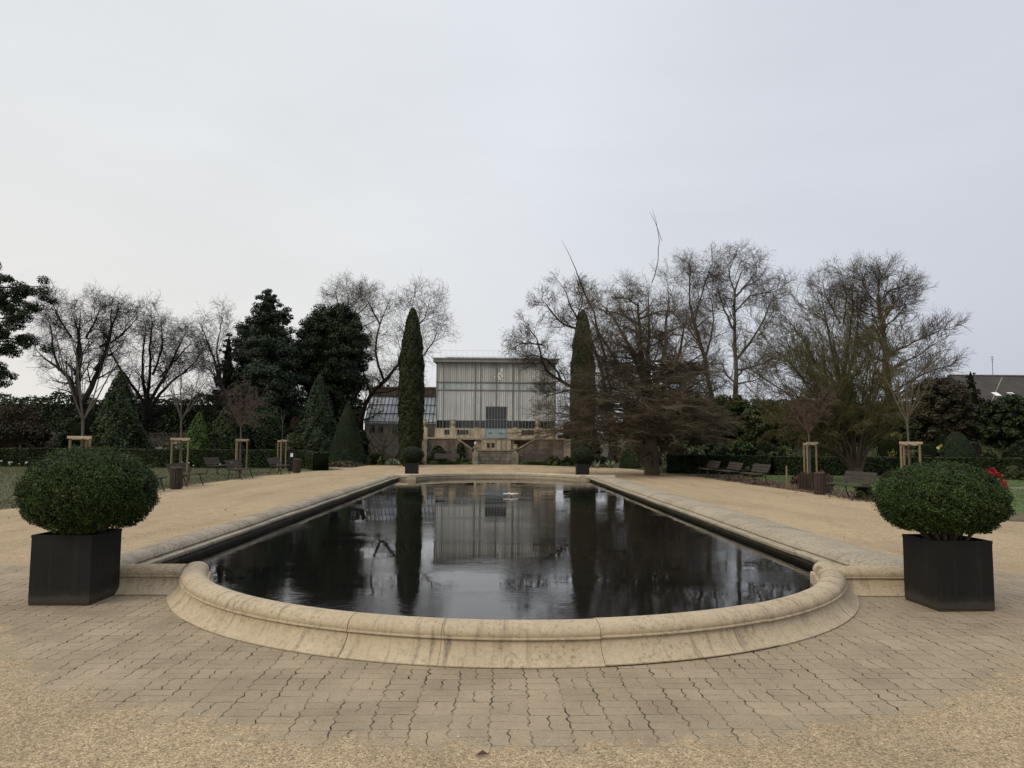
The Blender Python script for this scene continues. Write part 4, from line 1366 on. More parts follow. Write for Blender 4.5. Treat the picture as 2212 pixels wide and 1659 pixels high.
for px in (824, 838):
    xk = F(px, 838, 73.3)[0]; zz = F(px, 838, 73.1)[2]
    MB().box(xk - .16, 73.2, zz - .01, xk + .16, 73.5, zz + .35).build('vent', M['brick'], lw)
MB().box(xa - .3, 73.0, F(860, 841, 73.1)[2] + .12, xb + .3, 73.7, F(860, 838, 73.1)[2] + .12).build('coping', M['stone'], lw)

# ---- terrace with double stair
YT = 58.0
def tx(px): return F(px, 970, YT)[0]
def tz(py): return F(1072, py, YT)[2]
tr = thing('stone_terrace', 'stone terrace with double stair and pillars in front of the glasshouse', 'terrace', (tx(1072), YT, 0))
zT = tz(947)
mb = MB()
mb.box(tx(922), YT + 2.0, 0, tx(1026), YT + 5.8, zT - .12); mb.box(tx(1112), YT + 2.0, 0, tx(1222), YT + 5.8, zT - .12)
mb.box(tx(1026) + .003, YT + 1.0, 0, tx(1112) - .003, YT + 5.8, zT - .12)
mb.build('retaining_wall', M['stone'], tr)
mb = MB(); mb.box(tx(905), YT + .75, zT - .115, tx(1236), YT + 5.82, zT)
mb.build('coping', M['stone_pale'], tr)
# central niche: lower block wall, ledge, upper wall with pilasters
MB().box(tx(1032), YT - .02, 0, tx(1109), YT + .7, tz(974)).build('block_wall', M['blocks'], tr)
MB().box(tx(1031.5), YT - .08, tz(974) + .002, tx(1109.5), YT + .75, tz(972)).build('ledge', M['stone_pale'], tr)
MB().box(tx(1040), YT + .78, 0, tx(1104), YT + .99, zT - .13).build('niche_wall', M['cream'], tr)
for px in (1041, 1050, 1060, 1070, 1081, 1092):
    MB().box(tx(px) - .05, YT + .72, tz(972) + .004, tx(px) + .05, YT + .776, zT - .125).build('pilaster', M['stone'], tr)
for px in (1054.5, 1065):
    MB().box(tx(px) - .12, YT + .76, tz(967), tx(px) + .12, YT + .775, tz(957)).build('vent_grille', M['iron'], tr)
# stair flights and their sloping side walls
for side, pin, pmid, pout in ((-1, 1020, 986, 923), (1, 1117, 1157, 1219)):
    xi, xm, xo = tx(pin), tx(pmid), tx(pout)
    zl = tz(972)
    for (nm, ya, yb, mt) in (('stair_wall', YT, YT + .3, 'redwall'),):
        mb = MB()
        pts = [(xi, 0), (xi, zl), (xm, zT - .06), (xo, zT - .06), (xo, 0)]
        vs = [(p[0], ya, p[1]) for p in pts] + [(p[0], yb, p[1]) for p in pts]
        n5 = 5
        fs = [tuple(range(n5)), tuple(range(2 * n5 - 1, n5 - 1, -1))] + [(i, i + n5, (i + 1) % n5 + n5, (i + 1) % n5) for i in range(n5)]
        mb.add(vs, fs); mb.build(nm, M[mt], tr)
    mb = MB()
    mb.bar((xi, YT + .15, zl + .05), (xm, YT + .15, zT - .01), .42, .11); mb.build('stair_coping', M['stone_pale'], tr)
    mb = MB(); mb.bar((xm, YT + .15, zT - .005), (xo, YT + .15, zT - .005), .42, .11); mb.build('stair_coping', M['stone'], tr)
    mb = MB(); ns = 9
    for k in range(ns):
        f0 = k / ns
        mb.box(min(xi + (xm - xi) * f0, xm), YT + .302, 0, max(xi + (xm - xi) * f0, xm), YT + .75 + 1.2, zl + (zT - zl) * (k + 1) / ns - .14) if False else None
        xa_, xb_ = sorted((xi + (xm - xi) * k / ns, xi + (xm - xi) * (k + 1) / ns))
        mb.box(xa_ + .002, YT + .305, 0, xb_ - .002, YT + .74, zl + (zT - zl) * (k + 1) / ns - .14)
    mb.build('steps', M['stone'], tr)
    # newel post
    xp = tx(1027 if side < 0 else 1113.5)
    MB().bbox(xp - .24, YT - .28, 0, xp + .24, YT + .2, tz(978) + .02, .02).build('newel_post', M['stone_pale'], tr)
for px, wpx in ((915.5, 15), (1225, 15)):
    xp = tx(px); w = wpx / 2 / 27.5
    MB().bbox(xp - w, YT - .25, 0, xp + w, YT + .3, zT - .12, .02).build('pillar', M['stone_pale'], tr)
for px, w in ((917, .24), (979, .26), (1030, .17), (1112, .17), (1162, .30)):
    xp = F(px, 940, YT + 2)[0]
    MB().bbox(xp - w, YT + 1.75, zT + .002, xp + w, YT + 2.2, F(px, 924, YT + 2)[2], .02).build('parapet_block', M['cream'], tr)
# statues on the newel posts and vases on the parapet
def urn(label, x, y, z, s, name='stone_vase', cat='vase', mat='stone'):
    t = thing(name, label, cat, (x, y, z))
    MB().lathe([(.16 * s, 0), (.16 * s, .05 * s), (.07 * s, .08 * s), (.06 * s, .16 * s)], 14, (x, y, z)).build('foot', M[mat], t, smooth=False)
    MB().lathe([(.06 * s, .162 * s), (.16 * s, .26 * s), (.21 * s, .42 * s), (.19 * s, .56 * s), (.15 * s, .62 * s), (.21 * s, .68 * s), (.20 * s, .71 * s), (.1 * s, .74 * s)], 14, (x, y, z)).build('bowl', M[mat], t, smooth=False)
    return t


def bust(label, x, y, z):
    t = thing('stone_bust', label, 'statue', (x, y, z))
    MB().lathe([(.16, 0), (.17, .04), (.12, .10), (.15, .26), (.19, .36), (.15, .46), (.07, .50), (.065, .56)], 14, (x, y, z)).build('torso', M['stone_pale'], t, smooth=True)
    MB().lathe([(.05, .55), (.095, .60), (.115, .68), (.10, .77), (.05, .82), (.01, .83)], 14, (x, y - .01, z)).build('head', M['palestat'], t, smooth=True)
    return t


M['palestat'] = simple('pale_statue_stone', (.36, .35, .32), (.52, .51, .48), 6, .9, .4, 20)
bust('pale stone bust on the left newel post of the stair', tx(1027), YT - .04, tz(978) + .022)
urn('mossy stone vase on the right newel post of the stair', tx(1113.5), YT - .04, tz(978) + .022, .85)
for px, lab in ((917, 'stone vase on the leftmost terrace pillar'), (979, 'stone vase on the parapet left of the blue door'), (1162, 'stone vase on the parapet right of the blue door')):
    urn(lab, F(px, 930, YT + 2)[0], YT + 2, F(px, 924, YT + 2)[2] + .002, .95)

# ---- house with dark roof at far right
hs = thing('house', 'house with long dark slate roof behind the right trees', 'house', (68, 92, 0))
xa, xb = F(2113, 830, 90)[0], F(2212, 830, 90)[0] + 14
zr_, ze = F(2180, 812, 96)[2], F(2180, 872, 88)[2]
mb = MB()
mb.add([(xa, 88, ze), (xb, 88, ze), (xb, 96, zr_), (xa, 96, zr_), (xb, 104, ze), (xa, 104, ze)], [(0, 1, 2, 3), (3, 2, 4, 5), (0, 5, 4, 1)])
mb.add([(xa, 88.2, ze - .01), (xa, 96, zr_ - .1), (xa, 103.8, ze - .01)], [(0, 1, 2)])
rf = mb.build('roof', M['slate'], hs)
MB().box(xa, 95.85, zr_ + .01, xb, 96.15, zr_ + .12).build('ridge_capping', M['stone_pale'], rf)
MB().box(xa + .1, 88.4, 0, xb - .1, 103.6, ze - .012).build('wall', M['cream'], hs)
for px, py in ((2152, 845), (2186, 849)):
    c = F(px, py, 90.5); f_ = (c[1] - 88) / 8
    zc = ze + (zr_ - ze) * f_
    w = MB()
    dy, dz = 8 / math.hypot(8, zr_ - ze), (zr_ - ze) / math.hypot(8, zr_ - ze)
    P_ = lambda s, u, o: (c[0] + s, c[1] + u * dy - o * dz, zc + u * dz + o * dy)
    w.add([P_(-.35, -.5, .06), P_(.35, -.5, .06), P_(.35, .5, .06), P_(-.35, .5, .06), P_(-.35, -.5, -.02), P_(.35, -.5, -.02), P_(.35, .5, -.02), P_(-.35, .5, -.02)],
          [(0, 1, 2, 3), (0, 4, 5, 1), (1, 5, 6, 2), (2, 6, 7, 3), (3, 7, 4, 0)])
    w.build('skylight', M['paint'], rf)
c = F(2145, 812, 96)
mb = MB(); mb.bar((c[0], 96, zr_ - .2), (c[0], 96, zr_ + 2.6), .06)
for k, w_ in ((2.5, .45), (2.2, .5), (1.9, .3)): mb.bar((c[0] - w_ / 2, 96, zr_ + k), (c[0] + w_ / 2, 96, zr_ + k), .045)
mb.build('aerial', M['roofmetal'], hs)
mb = MB(); mb.bar(F(2165, 815, 95.4), F(2142, 868, 88.5), .10); mb.build('roof_flashing', M['stone_pale'], hs)

# ================================================================== BIG PLANTS, LEFT
# fringe pine at the left edge
rng = nrng(); Yp = 38.0
b0 = F(-38, 940, Yp)
t = thing('pine', 'black-green pine with tufted branches at the left edge', 'tree', (b0[0], Yp, 0))
tp = np.array([resample([(b0[0], Yp, -.1), F(-30, 780, Yp), F(-28, 560, Yp)], 8)])
tv = [tubes(tp, np.linspace(.28, .12, 8)[None], 8)]
tips = [(88, 612), (74, 634), (40, 606), (8, 600), (82, 655), (60, 675), (30, 645), (52, 700), (62, 728), (42, 736), (14, 690), (4, 655), (16, 742), (-6, 770), (28, 756), (-10, 626), (4, 812), (-8, 800), (-14, 720), (-120, 625), (-150, 660), (-105, 690), (-135, 715), (-95, 760), (-165, 700), (-80, 600), (-120, 740)]
cs = []; rs = []; lim = []
for px, py in tips:
    dy = rng.uniform(-1.6, 1.6)
    e = F(px, py, Yp) + np.array((0, dy, 0))
    s0 = np.array((tp[0][4][0], Yp, e[2] + rng.uniform(-.3, .5)))
    br_ = resample([s0, (s0 + e) / 2 + np.array((0, 0, rng.uniform(-.1, .2))), e], 8)
    lim.append(br_)
    for k in range(5):
        q = br_[2 + k] if k < 5 else e
        cs.append(br_[3 + k] + rng.normal(0, .22, 3)); rs.append(rng.uniform(.22, .46))
tv.append(tubes(np.array(lim), np.tile(np.linspace(.05, .015, 8), (len(lim), 1)), 5))
v, q = merge(tv); build('trunk', v, q, M['bark_dark'], t, smooth=True)
P, nn = clouds(rng, cs, rs, 30000, .7)
v, q = cards(rng, P, nn, .075, .35); build('crown', v, q, M['darkgreen'], t)

LV = lambda p1, p2, p3, k=1.0: [dict(per=p1 + 3, t0=.15, ang=(52, 13), lpx=70 * k, npts=7, wig=.17, up=.05, rr=.42, rmin=.020, shrink=.55, tip=.3),
                              dict(per=p2 + 1, t0=.1, ang=(50, 15), lpx=40 * k, npts=5, wig=.22, up=.03, rr=.55, rmin=.012, shrink=.45),
                              dict(per=p3, t0=.1, ang=(50, 16), lpx=22 * k, npts=4, wig=.24, up=.015, rr=.6, rmin=.0092, shrink=.4),
                              dict(per=2, t0=.1, ang=(50, 16), lpx=13 * k, npts=3, wig=.22, up=.01, rr=.65, rmin=.0075, shrink=.3)]
bare_tree('bare_tree', 'big bare round-crowned tree with black limbs at far left', 60, [
    ([(182, 985), (178, 930), (172, 880)], 24, 17),
    ([(172, 890), (150, 830), (128, 800), (88, 780), (45, 750)], 12, 2.5),
    ([(172, 880), (168, 840), (163, 800), (155, 720), (152, 660)], 13, 2.5),
    ([(163, 810), (182, 780), (186, 730), (180, 680)], 8, 2),
    ([(173, 880), (200, 810), (212, 760), (216, 690), (225, 645)], 13, 2.5),
    ([(205, 800), (232, 770), (246, 720), (250, 660)], 9, 2),
    ([(215, 750), (245, 735), (275, 705), (290, 680)], 6, 1.5),
    ([(128, 800), (108, 750), (100, 700), (85, 680)], 6, 1.5),
    ([(186, 730), (200, 690), (205, 650)], 5, 1.5),
    ([(155, 730), (130, 690), (115, 650)], 5, 1.5)], LV(9, 6, 5))
bare_tree('bare_tree', 'bare fan-shaped tree with fine black twigs right of the far left tree', 66, [
    ([(310, 985), (312, 930), (318, 880)], 16, 11),
    ([(318, 890), (340, 850), (375, 815), (410, 780), (425, 755)], 8, 1.8),
    ([(318, 880), (345, 815), (365, 760), (385, 700)], 8, 1.8),
    ([(318, 880), (330, 800), (335, 740), (345, 685)], 8, 1.8),
    ([(318, 880), (305, 820), (300, 760), (300, 690)], 8, 1.8),
    ([(318, 880), (290, 830), (268, 790), (255, 740)], 8, 1.8),
    ([(330, 810), (355, 750), (355, 690)], 5, 1.5),
    ([(345, 815), (390, 760), (415, 725)], 5, 1.5)], LV(9, 7, 5))
bare_tree('bare_tree', 'leaning bare tree just left of the tall blue-green conifer', 60, [
    ([(505, 960), (492, 900), (482, 840), (470, 800)], 11, 7),
    ([(470, 805), (455, 760), (438, 725), (422, 700)], 6, 1.5),
    ([(478, 830), (450, 800), (425, 780)], 4, 1.2),
    ([(482, 840), (470, 760), (480, 720), (490, 690)], 5, 1.5),
    ([(492, 890), (465, 860), (430, 845)], 4, 1.2)], LV(8, 6, 4))
shrub('twiggy_shrub', 'wide grey-brown twiggy shrub at far left under the pine', 'shrub', 45, 838, 170, 53, 'brownleaf', n=8000, leaf=.08, core='core_brown')
shrub('yew_shrub', 'tall dark pointed yew in front of the far left bare tree', 'shrub', 262, 796, 130, 56, 'darkgreen', 'cone', n=12000, leaf=.10)
shrub('yew_shrub', 'black-green yew between the far left tree and the pointed yew', 'shrub', 175, 880, 110, 55, 'darkgreen', n=6000, leaf=.09)
hedge_l = hedge('tall_hedge', 'tall dark hedge closing the garden behind the left yews', (-64, 72), (-12.8, 72), 5.7, 1.5, 'darkgreen', 46000, .13, lumpy=.35)
shrub('yew_shrub', 'bright green clipped pyramid yew behind the second staked tree', 'shrub', 430, 890, 88, 53, 'bright', 'cone', n=9000, leaf=.06)
shrub('yew_shrub', 'dark dome yew right of the bright green pyramid', 'shrub', 497, 882, 90, 54, 'darkgreen', 'dome', n=7000, leaf=.08)
shrub('yew_shrub', 'broad dark yew behind the rosy-twigged tree', 'shrub', 565, 880, 110, 57, 'darkgreen', 'dome', n=8000, leaf=.08)
shrub('feathery_bush', 'soft green feathery bush behind the black cabinet', 'shrub', 628, 925, 90, 51.5, 'olive', n=7000, leaf=.07)
shrub('twiggy_shrub', 'pale twiggy shrub above the feathery bush', 'shrub', 640, 880, 60, 58, 'brownleaf', n=2500, leaf=.06, core='core_brown')
leafy_tree('conifer', 'tall blue-green conifer with ragged pointed top', 576, 612, 905, 182, 62, 'conifer', 90000, .10, 420, 15, 'spire', core=.66)
leafy_tree('conifer', 'small thin conifer touching the left side of the tall conifer', 492, 712, 880, 70, 61, 'conifer', 9000, .11, 70, 6, 'spire', core=.4)
leafy_tree('holm_oak', 'broad round dark evergreen oak right of the tall conifer', 717, 638, 905, 186, 65, 'oak', 85000, .10, 150, 18, 'round', core=.74)
shrub('yew_shrub', 'layered dark conical yew in front of the evergreen oak', 'shrub', 690, 806, 115, 55.5, 'yew', 'cone', n=16000, leaf=.09)
bare_tree('bare_tree', 'bare tree poking up behind the evergreen oak', 78, [
    ([(745, 960), (745, 800), (742, 690)], 12, 6),
    ([(742, 700), (730, 655), (722, 625)], 4, 1.2), ([(742, 700), (750, 655), (745, 615)], 4, 1.2),
    ([(743, 720), (775, 670), (800, 640)], 4, 1.2), ([(743, 740), (790, 700), (815, 690)], 4, 1.2)], LV(7, 5, 4), 'bark_brown', 'twig_brown')
bare_tree('bare_tree', 'bare tree with a long leaning limb between the oak and the left cypress', 70, [
    ([(772, 960), (778, 905), (800, 850), (830, 825), (860, 790)], 12, 6),
    ([(860, 790), (875, 740), (890, 690), (900, 640)], 6, 1.5), ([(830, 825), (810, 770), (820, 700), (845, 640)], 6, 1.5),
    ([(860, 790), (905, 780), (935, 740), (945, 690)], 5, 1.2), ([(800, 850), (780, 790), (775, 740)], 5, 1.2),
    ([(880, 720), (920, 690), (930, 650)], 4, 1.2), ([(820, 700), (800, 660), (790, 640)], 4, 1.2), ([(800, 850), (850, 845), (890, 815)], 4, 1.2)], LV(9, 6, 5), 'bark_dark', 'twig_brown')
bare_tree('twiggy_shrub', 'bare brown spreading shrub in front of the lean-to greenhouse', 57, [
    ([(828, 990), (828, 965)], 6, 5), ([(828, 972), (805, 940), (795, 920)], 3, 1), ([(828, 972), (820, 935), (815, 915)], 3, 1),
    ([(828, 972), (838, 935), (845, 915)], 3, 1), ([(828, 972), (855, 945), (868, 925)], 3, 1)], LV(2, 3, 2, .3), 'bark_brown', 'twig_brown', cat='shrub')
shrub('ground_shrub', 'russet shrub at the foot of the left cypress', 'shrub', 880, 962, 80, 56, 'brownleaf', n=3500, leaf=.07, core='core_brown')
shrub('ground_shrub', 'low olive shrub right of the left cone topiary', 'shrub', 812, 968, 50, 54.5, 'olive', n=3000, leaf=.07)

shrub('yew_shrub', 'dark shrub closing the gap between the oak and the lean-to greenhouse', 'shrub', 783, 915, 40, 60, 'darkgreen', n=3000, leaf=.09)
shrub('yew_shrub', 'dark shrub between the glasshouse corner and the right cypress', 'shrub', 1232, 885, 62, 66, 'brownleaf', n=6000, leaf=.10, core='core_brown')

# spiky pale plants beside the far left planter
def spiky(label, px, py, Y, s, n=26, mat='palegreen'):
    rng = nrng(); c = F(px, py, Y); g = float(gz(c[0], Y))
    t = thing('agave', label, 'plant', (c[0], Y, g))
    V = []; Qf = []
    for k in range(n):
        a = rng.uniform(0, 2 * PI); e = rng.uniform(.25, 1.3)
        d = np.array((math.cos(a) * math.cos(e), math.sin(a) * math.cos(e), math.sin(e)))
        u = np.array((-math.sin(a), math.cos(a), 0)) * s * .07
        p = np.array((c[0], Y, g)); b_ = len(V)
        V += [p - u * .6, p + u * .6, p + d * s * .55 + u, p + d * s * .55 - u, p + d * s + np.array((0, 0, -.1 * s))]
        Qf += [(b_, b_ + 1, b_ + 2, b_ + 3), (b_ + 3, b_ + 2, b_ + 4)]
    build('leaves', V, Qf, M[mat], t)
    MB().lathe([(.05 * s, -.03), (.07 * s, .06 * s), (.02 * s, .12 * s)], 8, (c[0], Y, g)).build('stem', M['bark_grey'], t)
    return t


shrub('wall_climber', 'dark ivy-like climber filling the left recess of the stair wall', 'climber', 946, 951, 46, 57.75, 'darkgreen', n=3000, leaf=.06, depth=.4)
shrub('wall_climber', 'trailing green plant over the coping left of the stair', 'climber', 996, 945, 30, 57.7, 'olive', n=900, leaf=.05, depth=.3)
for gx0, gx1, lab in ((928, 1018, 'left'), (1122, 1240, 'right')):
    rng = nrng(); n_ = 5000
    a_, b_ = F(gx0, 1000, 57.4)[0], F(gx1, 1000, 57.4)[0]
    P_g = np.stack([rng.uniform(a_, b_, n_), rng.uniform(56.6, 57.85, n_), rng.random(n_) * .22], 1)
    v, q = cards(rng, P_g, np.tile((0, -.5, .7), (n_, 1)), .05, .35, .7)
    tag(build('grass', v, q, M['bright']), 'ragged grass strip below the %s stair wall' % lab, kind='stuff')
spiky('pale grey-green agave just left of the far left planter', 866, 990, 53.2, .85)
spiky('pale agave behind the first agave left of the far left planter', 845, 985, 54.5, .7)
spiky('small pale leafy rosette right of the far right planter', 1290, 992, 50, .65)
spiky('pale rosette between the far right planter and the cone', 1318, 992, 50.5, .7)
shrub('ground_shrub', 'low green bush against the right stair wall', 'shrub', 1196, 980, 44, 55.8, 'olive', n=2500, leaf=.06)
shrub('ground_shrub', 'low green bush right of the right stair pillar', 'shrub', 1228, 984, 40, 55, 'darkgreen', n=2200, leaf=.06)
shrub('ground_shrub', 'low grassy bush between the right planter and the cone', 'shrub', 1302, 981, 52, 52, 'olive', n=2800, leaf=.06)
shrub('ground_shrub', 'low yellowish bush below the left stair wall', 'shrub', 1003, 988, 34, 56.8, 'grasstuft', n=1800, leaf=.05)
shrub('yew_shrub', 'large dark yew against the right end of the terrace behind the cypress', 'shrub', 1272, 905, 80, 59, 'darkgreen', n=7000, leaf=.09)

# ================================================================== BIG PLANTS, RIGHT
YG = 39.0
def fuzz(rng, P, R):
    """layers of fine horizontal twigs that fill the lower half of the crown"""
    out = []
    base = F(1408, 900, YG)
    m = 210
    a = rng.uniform(0, 2 * PI, m); zz = F(1408, 945, YG)[2] + rng.random(m) ** 1.7 * 4.2
    hh = (zz - zz.min()) / 4.2
    ln = rng.uniform(2.2, 5.6, m) * (1 - .30 * hh)
    ln = ln * np.where(np.cos(a) > 0, .85, 1.0 + .38 * (1 - hh) * np.abs(np.cos(a)))
    st = np.stack([np.full(m, base[0]), np.full(m, YG), zz], 1)
    d = np.stack([np.cos(a), np.sin(a), rng.uniform(-.02, .30, m)], 1)
    pts = []
    for t_ in np.linspace(0.02, 1, 8):
        q = st + d * (ln * t_)[:, None]; q[:, 2] -= .10 * ln * t_ ** 2.4
        pts.append(q + rng.normal(0, .05, (m, 3)))
    P1 = np.stack(pts, 1); R1 = np.tile(np.linspace(.045, .012, 8), (m, 1))
    out.append(tubes(P1, R1, 4))
    P2, R2 = spawn(rng, P1, R1, per=15, t0=.42, ang=(50, 14), ratio=.34, npts=5, wig=.10, up=-.01, rr=.6, rmin=.011, flat=.35)
    out.append(tubes(P2, R2, 3))
    P3, R3 = spawn(rng, P2, R2, per=7, t0=.1, ang=(45, 14), ratio=.55, npts=3, wig=.12, up=-.02, rr=.7, rmin=.0062, flat=.4)
    out.append(tubes(P3, R3, 3))
    return out


bare_tree('spreading_tree', 'great spreading brown tree with horizontal twig layers over the right gravel edge', YG, [
    ([(1408, 1030), (1408, 1012), (1407, 985), (1407, 940), (1405, 870)], 35, 15),
    ([(1405, 880), (1402, 800), (1408, 720), (1412, 650), (1415, 600)], 13, 2),
    ([(1405, 900), (1370, 840), (1330, 790), (1290, 730), (1262, 690)], 12, 2.5),
    ([(1405, 885), (1385, 800), (1360, 730), (1330, 660), (1300, 635)], 12, 2.5),
    ([(1405, 880), (1390, 780), (1378, 700), (1365, 640)], 10, 2.5),
    ([(1406, 880), (1430, 800), (1440, 730), (1448, 660), (1450, 620)], 12, 2.5),
    ([(1406, 890), (1445, 830), (1475, 770), (1495, 710), (1500, 660)], 12, 2.5),
    ([(1406, 900), (1455, 860), (1505, 830), (1545, 810)], 10, 2.2),
    ([(1406, 905), (1350, 870), (1290, 850), (1240, 845)], 8, 1.6), ([(1406, 915), (1350, 895), (1280, 890), (1205, 905)], 7, 1.5), ([(1406, 910), (1470, 890), (1530, 885), (1570, 890)], 7, 1.5), ([(1404, 860), (1340, 800), (1290, 775), (1250, 765)], 7, 1.5), ([(1406, 860), (1460, 800), (1510, 770), (1540, 745)], 7, 1.5),
    ([(1408, 610), (1425, 560), (1430, 500), (1420, 435)], 2.2, 1.0),
    ([(1430, 520), (1415, 480), (1403, 458)], 1.2, .8)],
    [dict(per=16, t0=.15, ang=(52, 12), lpx=92, npts=7, wig=.16, up=.04, rr=.42, rmin=.015, shrink=.45, tip=.3),
     dict(per=9, t0=.1, ang=(50, 14), lpx=50, npts=5, wig=.2, up=.03, rr=.55, rmin=.009, shrink=.4),
     dict(per=7, t0=.1, ang=(48, 15), lpx=27, npts=4, wig=.22, up=.01, rr=.6, rmin=.0062, shrink=.35),
     dict(per=2, t0=.1, ang=(48, 15), lpx=14, npts=3, wig=.22, up=.0, rr=.6, rmin=.0048, shrink=.3)],
    'bark_mid', 'twig_fuzz', extra=fuzz, wob=.02, quiet=2)
bare_tree('bare_tree', 'wide bare tree whose crooked limbs reach left over the glasshouse roof', 58, [
    ([(1325, 985), (1322, 930), (1315, 880)], 22, 16),
    ([(1315, 890), (1260, 850), (1215, 825), (1180, 815), (1165, 790), (1172, 745), (1150, 715), (1120, 700)], 10, 2),
    ([(1215, 825), (1195, 790), (1165, 770), (1130, 770)], 6, 1.5),
    ([(1315, 880), (1300, 790), (1265, 720), (1235, 680), (1218, 640), (1210, 615)], 11, 2),
    ([(1262, 715), (1215, 700), (1185, 660), (1170, 640)], 6, 1.5),
        ([(1172, 745), (1140, 740), (1115, 745)], 4, 1.2),
    ([(1245, 690), (1260, 650), (1245, 625)], 4, 1.2),
    ([(1240, 840), (1200, 850), (1170, 860)], 4, 1.2),
    ([(1318, 870), (1308, 770), (1270, 660), (1240, 580), (1210, 527)], 7, 1.0)], LV(9, 7, 5, .85), 'bark_dark', 'twig_brown', quiet=1)
bare_tree('layered_tree', 'tiered cedar-like bare tree behind the great spreading tree', 62, [
    ([(1392, 985), (1392, 860), (1385, 760), (1378, 650)], 14, 4),
    ([(1385, 770), (1340, 745), (1290, 735)], 5, 1.5), ([(1380, 700), (1340, 680), (1300, 672)], 5, 1.5), ([(1382, 740), (1430, 720), (1475, 705)], 5, 1.5),
    ([(1380, 690), (1420, 672), (1450, 668)], 5, 1.5), ([(1388, 810), (1330, 790), (1280, 780)], 5, 1.5), ([(1388, 820), (1450, 795), (1500, 780)], 5, 1.5),
    ([(1390, 860), (1330, 840), (1285, 830)], 5, 1.5), ([(1379, 660), (1350, 645), (1325, 645)], 4, 1.2)],
    [dict(per=12, t0=.15, ang=(50, 12), ratio=.42, npts=5, wig=.1, up=.01, rr=.6, rmin=.03, flat=.35),
     dict(per=7, t0=.1, ang=(50, 12), ratio=.5, npts=4, wig=.12, up=.01, rr=.6, rmin=.02, flat=.35),
     dict(per=5, t0=.1, ang=(45, 12), ratio=.5, npts=3, wig=.12, up=.0, rr=.6, rmin=.014, flat=.5)], 'bark_dark', 'twig_fuzz')
bare_tree('bare_tree', 'tall bare tree leaning left behind the great spreading tree', 66, [
    ([(1545, 985), (1540, 880), (1528, 800), (1510, 740), (1490, 660)], 13, 6),
    ([(1490, 660), (1487, 610), (1490, 575)], 4, 1.2), ([(1510, 740), (1475, 690), (1450, 660)], 4, 1.2), ([(1520, 780), (1545, 720), (1550, 660), (1540, 600)], 5, 1.2),
    ([(1500, 700), (1510, 640), (1525, 580)], 4, 1.2)], LV(8, 7, 5), 'bark_brown', 'twig_brown')
bare_tree('bare_tree', 'tall slender birch-like tree with pale trunk right of the great spreading tree', 62, [
    ([(1590, 985), (1590, 850), (1588, 780), (1582, 700), (1590, 640), (1602, 590)], 15, 2.5),
    ([(1588, 780), (1620, 740), (1645, 690), (1660, 640)], 6, 1.5), ([(1583, 710), (1560, 660), (1545, 610)], 5, 1.5), ([(1590, 640), (1625, 600), (1636, 580)], 5, 1.2),
    ([(1588, 800), (1640, 790), (1690, 760)], 5, 1.5), ([(1584, 680), (1615, 640), (1680, 630)], 4, 1.2), ([(1590, 640), (1575, 590), (1590, 550)], 4, 1.2), ([(1589, 830), (1640, 820), (1665, 800)], 4, 1.2)],
    LV(10, 7, 5), 'bark_grey', 'twig_brown')
bare_tree('bare_tree', 'bare tree with fine upright fan of twigs right of centre', 66, [
    ([(1830, 985), (1828, 900), (1822, 840)], 14, 10),
    ([(1822, 850), (1800, 770), (1785, 690), (1775, 620)], 6, 1.5), ([(1822, 840), (1822, 740), (1815, 660), (1810, 610)], 7, 1.5), ([(1822, 840), (1850, 750), (1860, 660), (1855, 625)], 6, 1.5),
    ([(1822, 850), (1770, 780), (1740, 720), (1725, 680)], 6, 1.5), ([(1822, 845), (1880, 780), (1905, 720)], 5, 1.5), ([(1815, 700), (1790, 640), (1785, 600)], 4, 1.2), ([(1822, 700), (1838, 640), (1835, 585)], 4, 1.2)],
    LV(11, 7, 5), 'bark_brown', 'twig_brown')
bare_tree('bare_tree', 'dark tree with thick trunk and upswept brushy branches at the right', 60, [
    ([(1925, 985), (1920, 860), (1912, 760), (1902, 690), (1898, 640)], 24, 5),
    ([(1900, 660), (1875, 630), (1865, 600)], 3.6, 1.2), ([(1900, 650), (1935, 620), (1965, 615), (1980, 605)], 3.6, 1.2), ([(1903, 690), (1860, 670), (1835, 650)], 3.6, 1.2),
    ([(1905, 710), (1950, 680), (1975, 650)], 3.6, 1.2), ([(1908, 740), (1870, 720), (1850, 690)], 3.6, 1.2), ([(1912, 770), (1970, 740), (2010, 720), (2040, 715)], 4.2, 1.2),
    ([(1915, 800), (1980, 770), (2030, 740), (2050, 730)], 4.2, 1.2), ([(1918, 850), (1985, 820), (2035, 795), (2085, 785)], 4, 1.0), ([(1920, 870), (2000, 840), (2050, 790)], 4, 1.0),
    ([(1898, 640), (1900, 610), (1910, 590)], 3.6, 1.2), ([(1912, 780), (1870, 770), (1850, 745)], 3.6, 1.2), ([(1902, 690), (1935, 660), (1950, 640)], 4, 1.2)],
    [dict(per=15, t0=.1, ang=(44, 12), lpx=66, npts=6, wig=.15, up=.10, rr=.5, rmin=.020, shrink=.4),
     dict(per=9, t0=.1, ang=(42, 12), lpx=36, npts=4, wig=.18, up=.08, rr=.6, rmin=.014, shrink=.35),
     dict(per=6, t0=.1, ang=(42, 12), lpx=19, npts=3, wig=.18, up=.05, rr=.6, rmin=.0095, shrink=.3)], 'bark_brown', 'twig_brown')
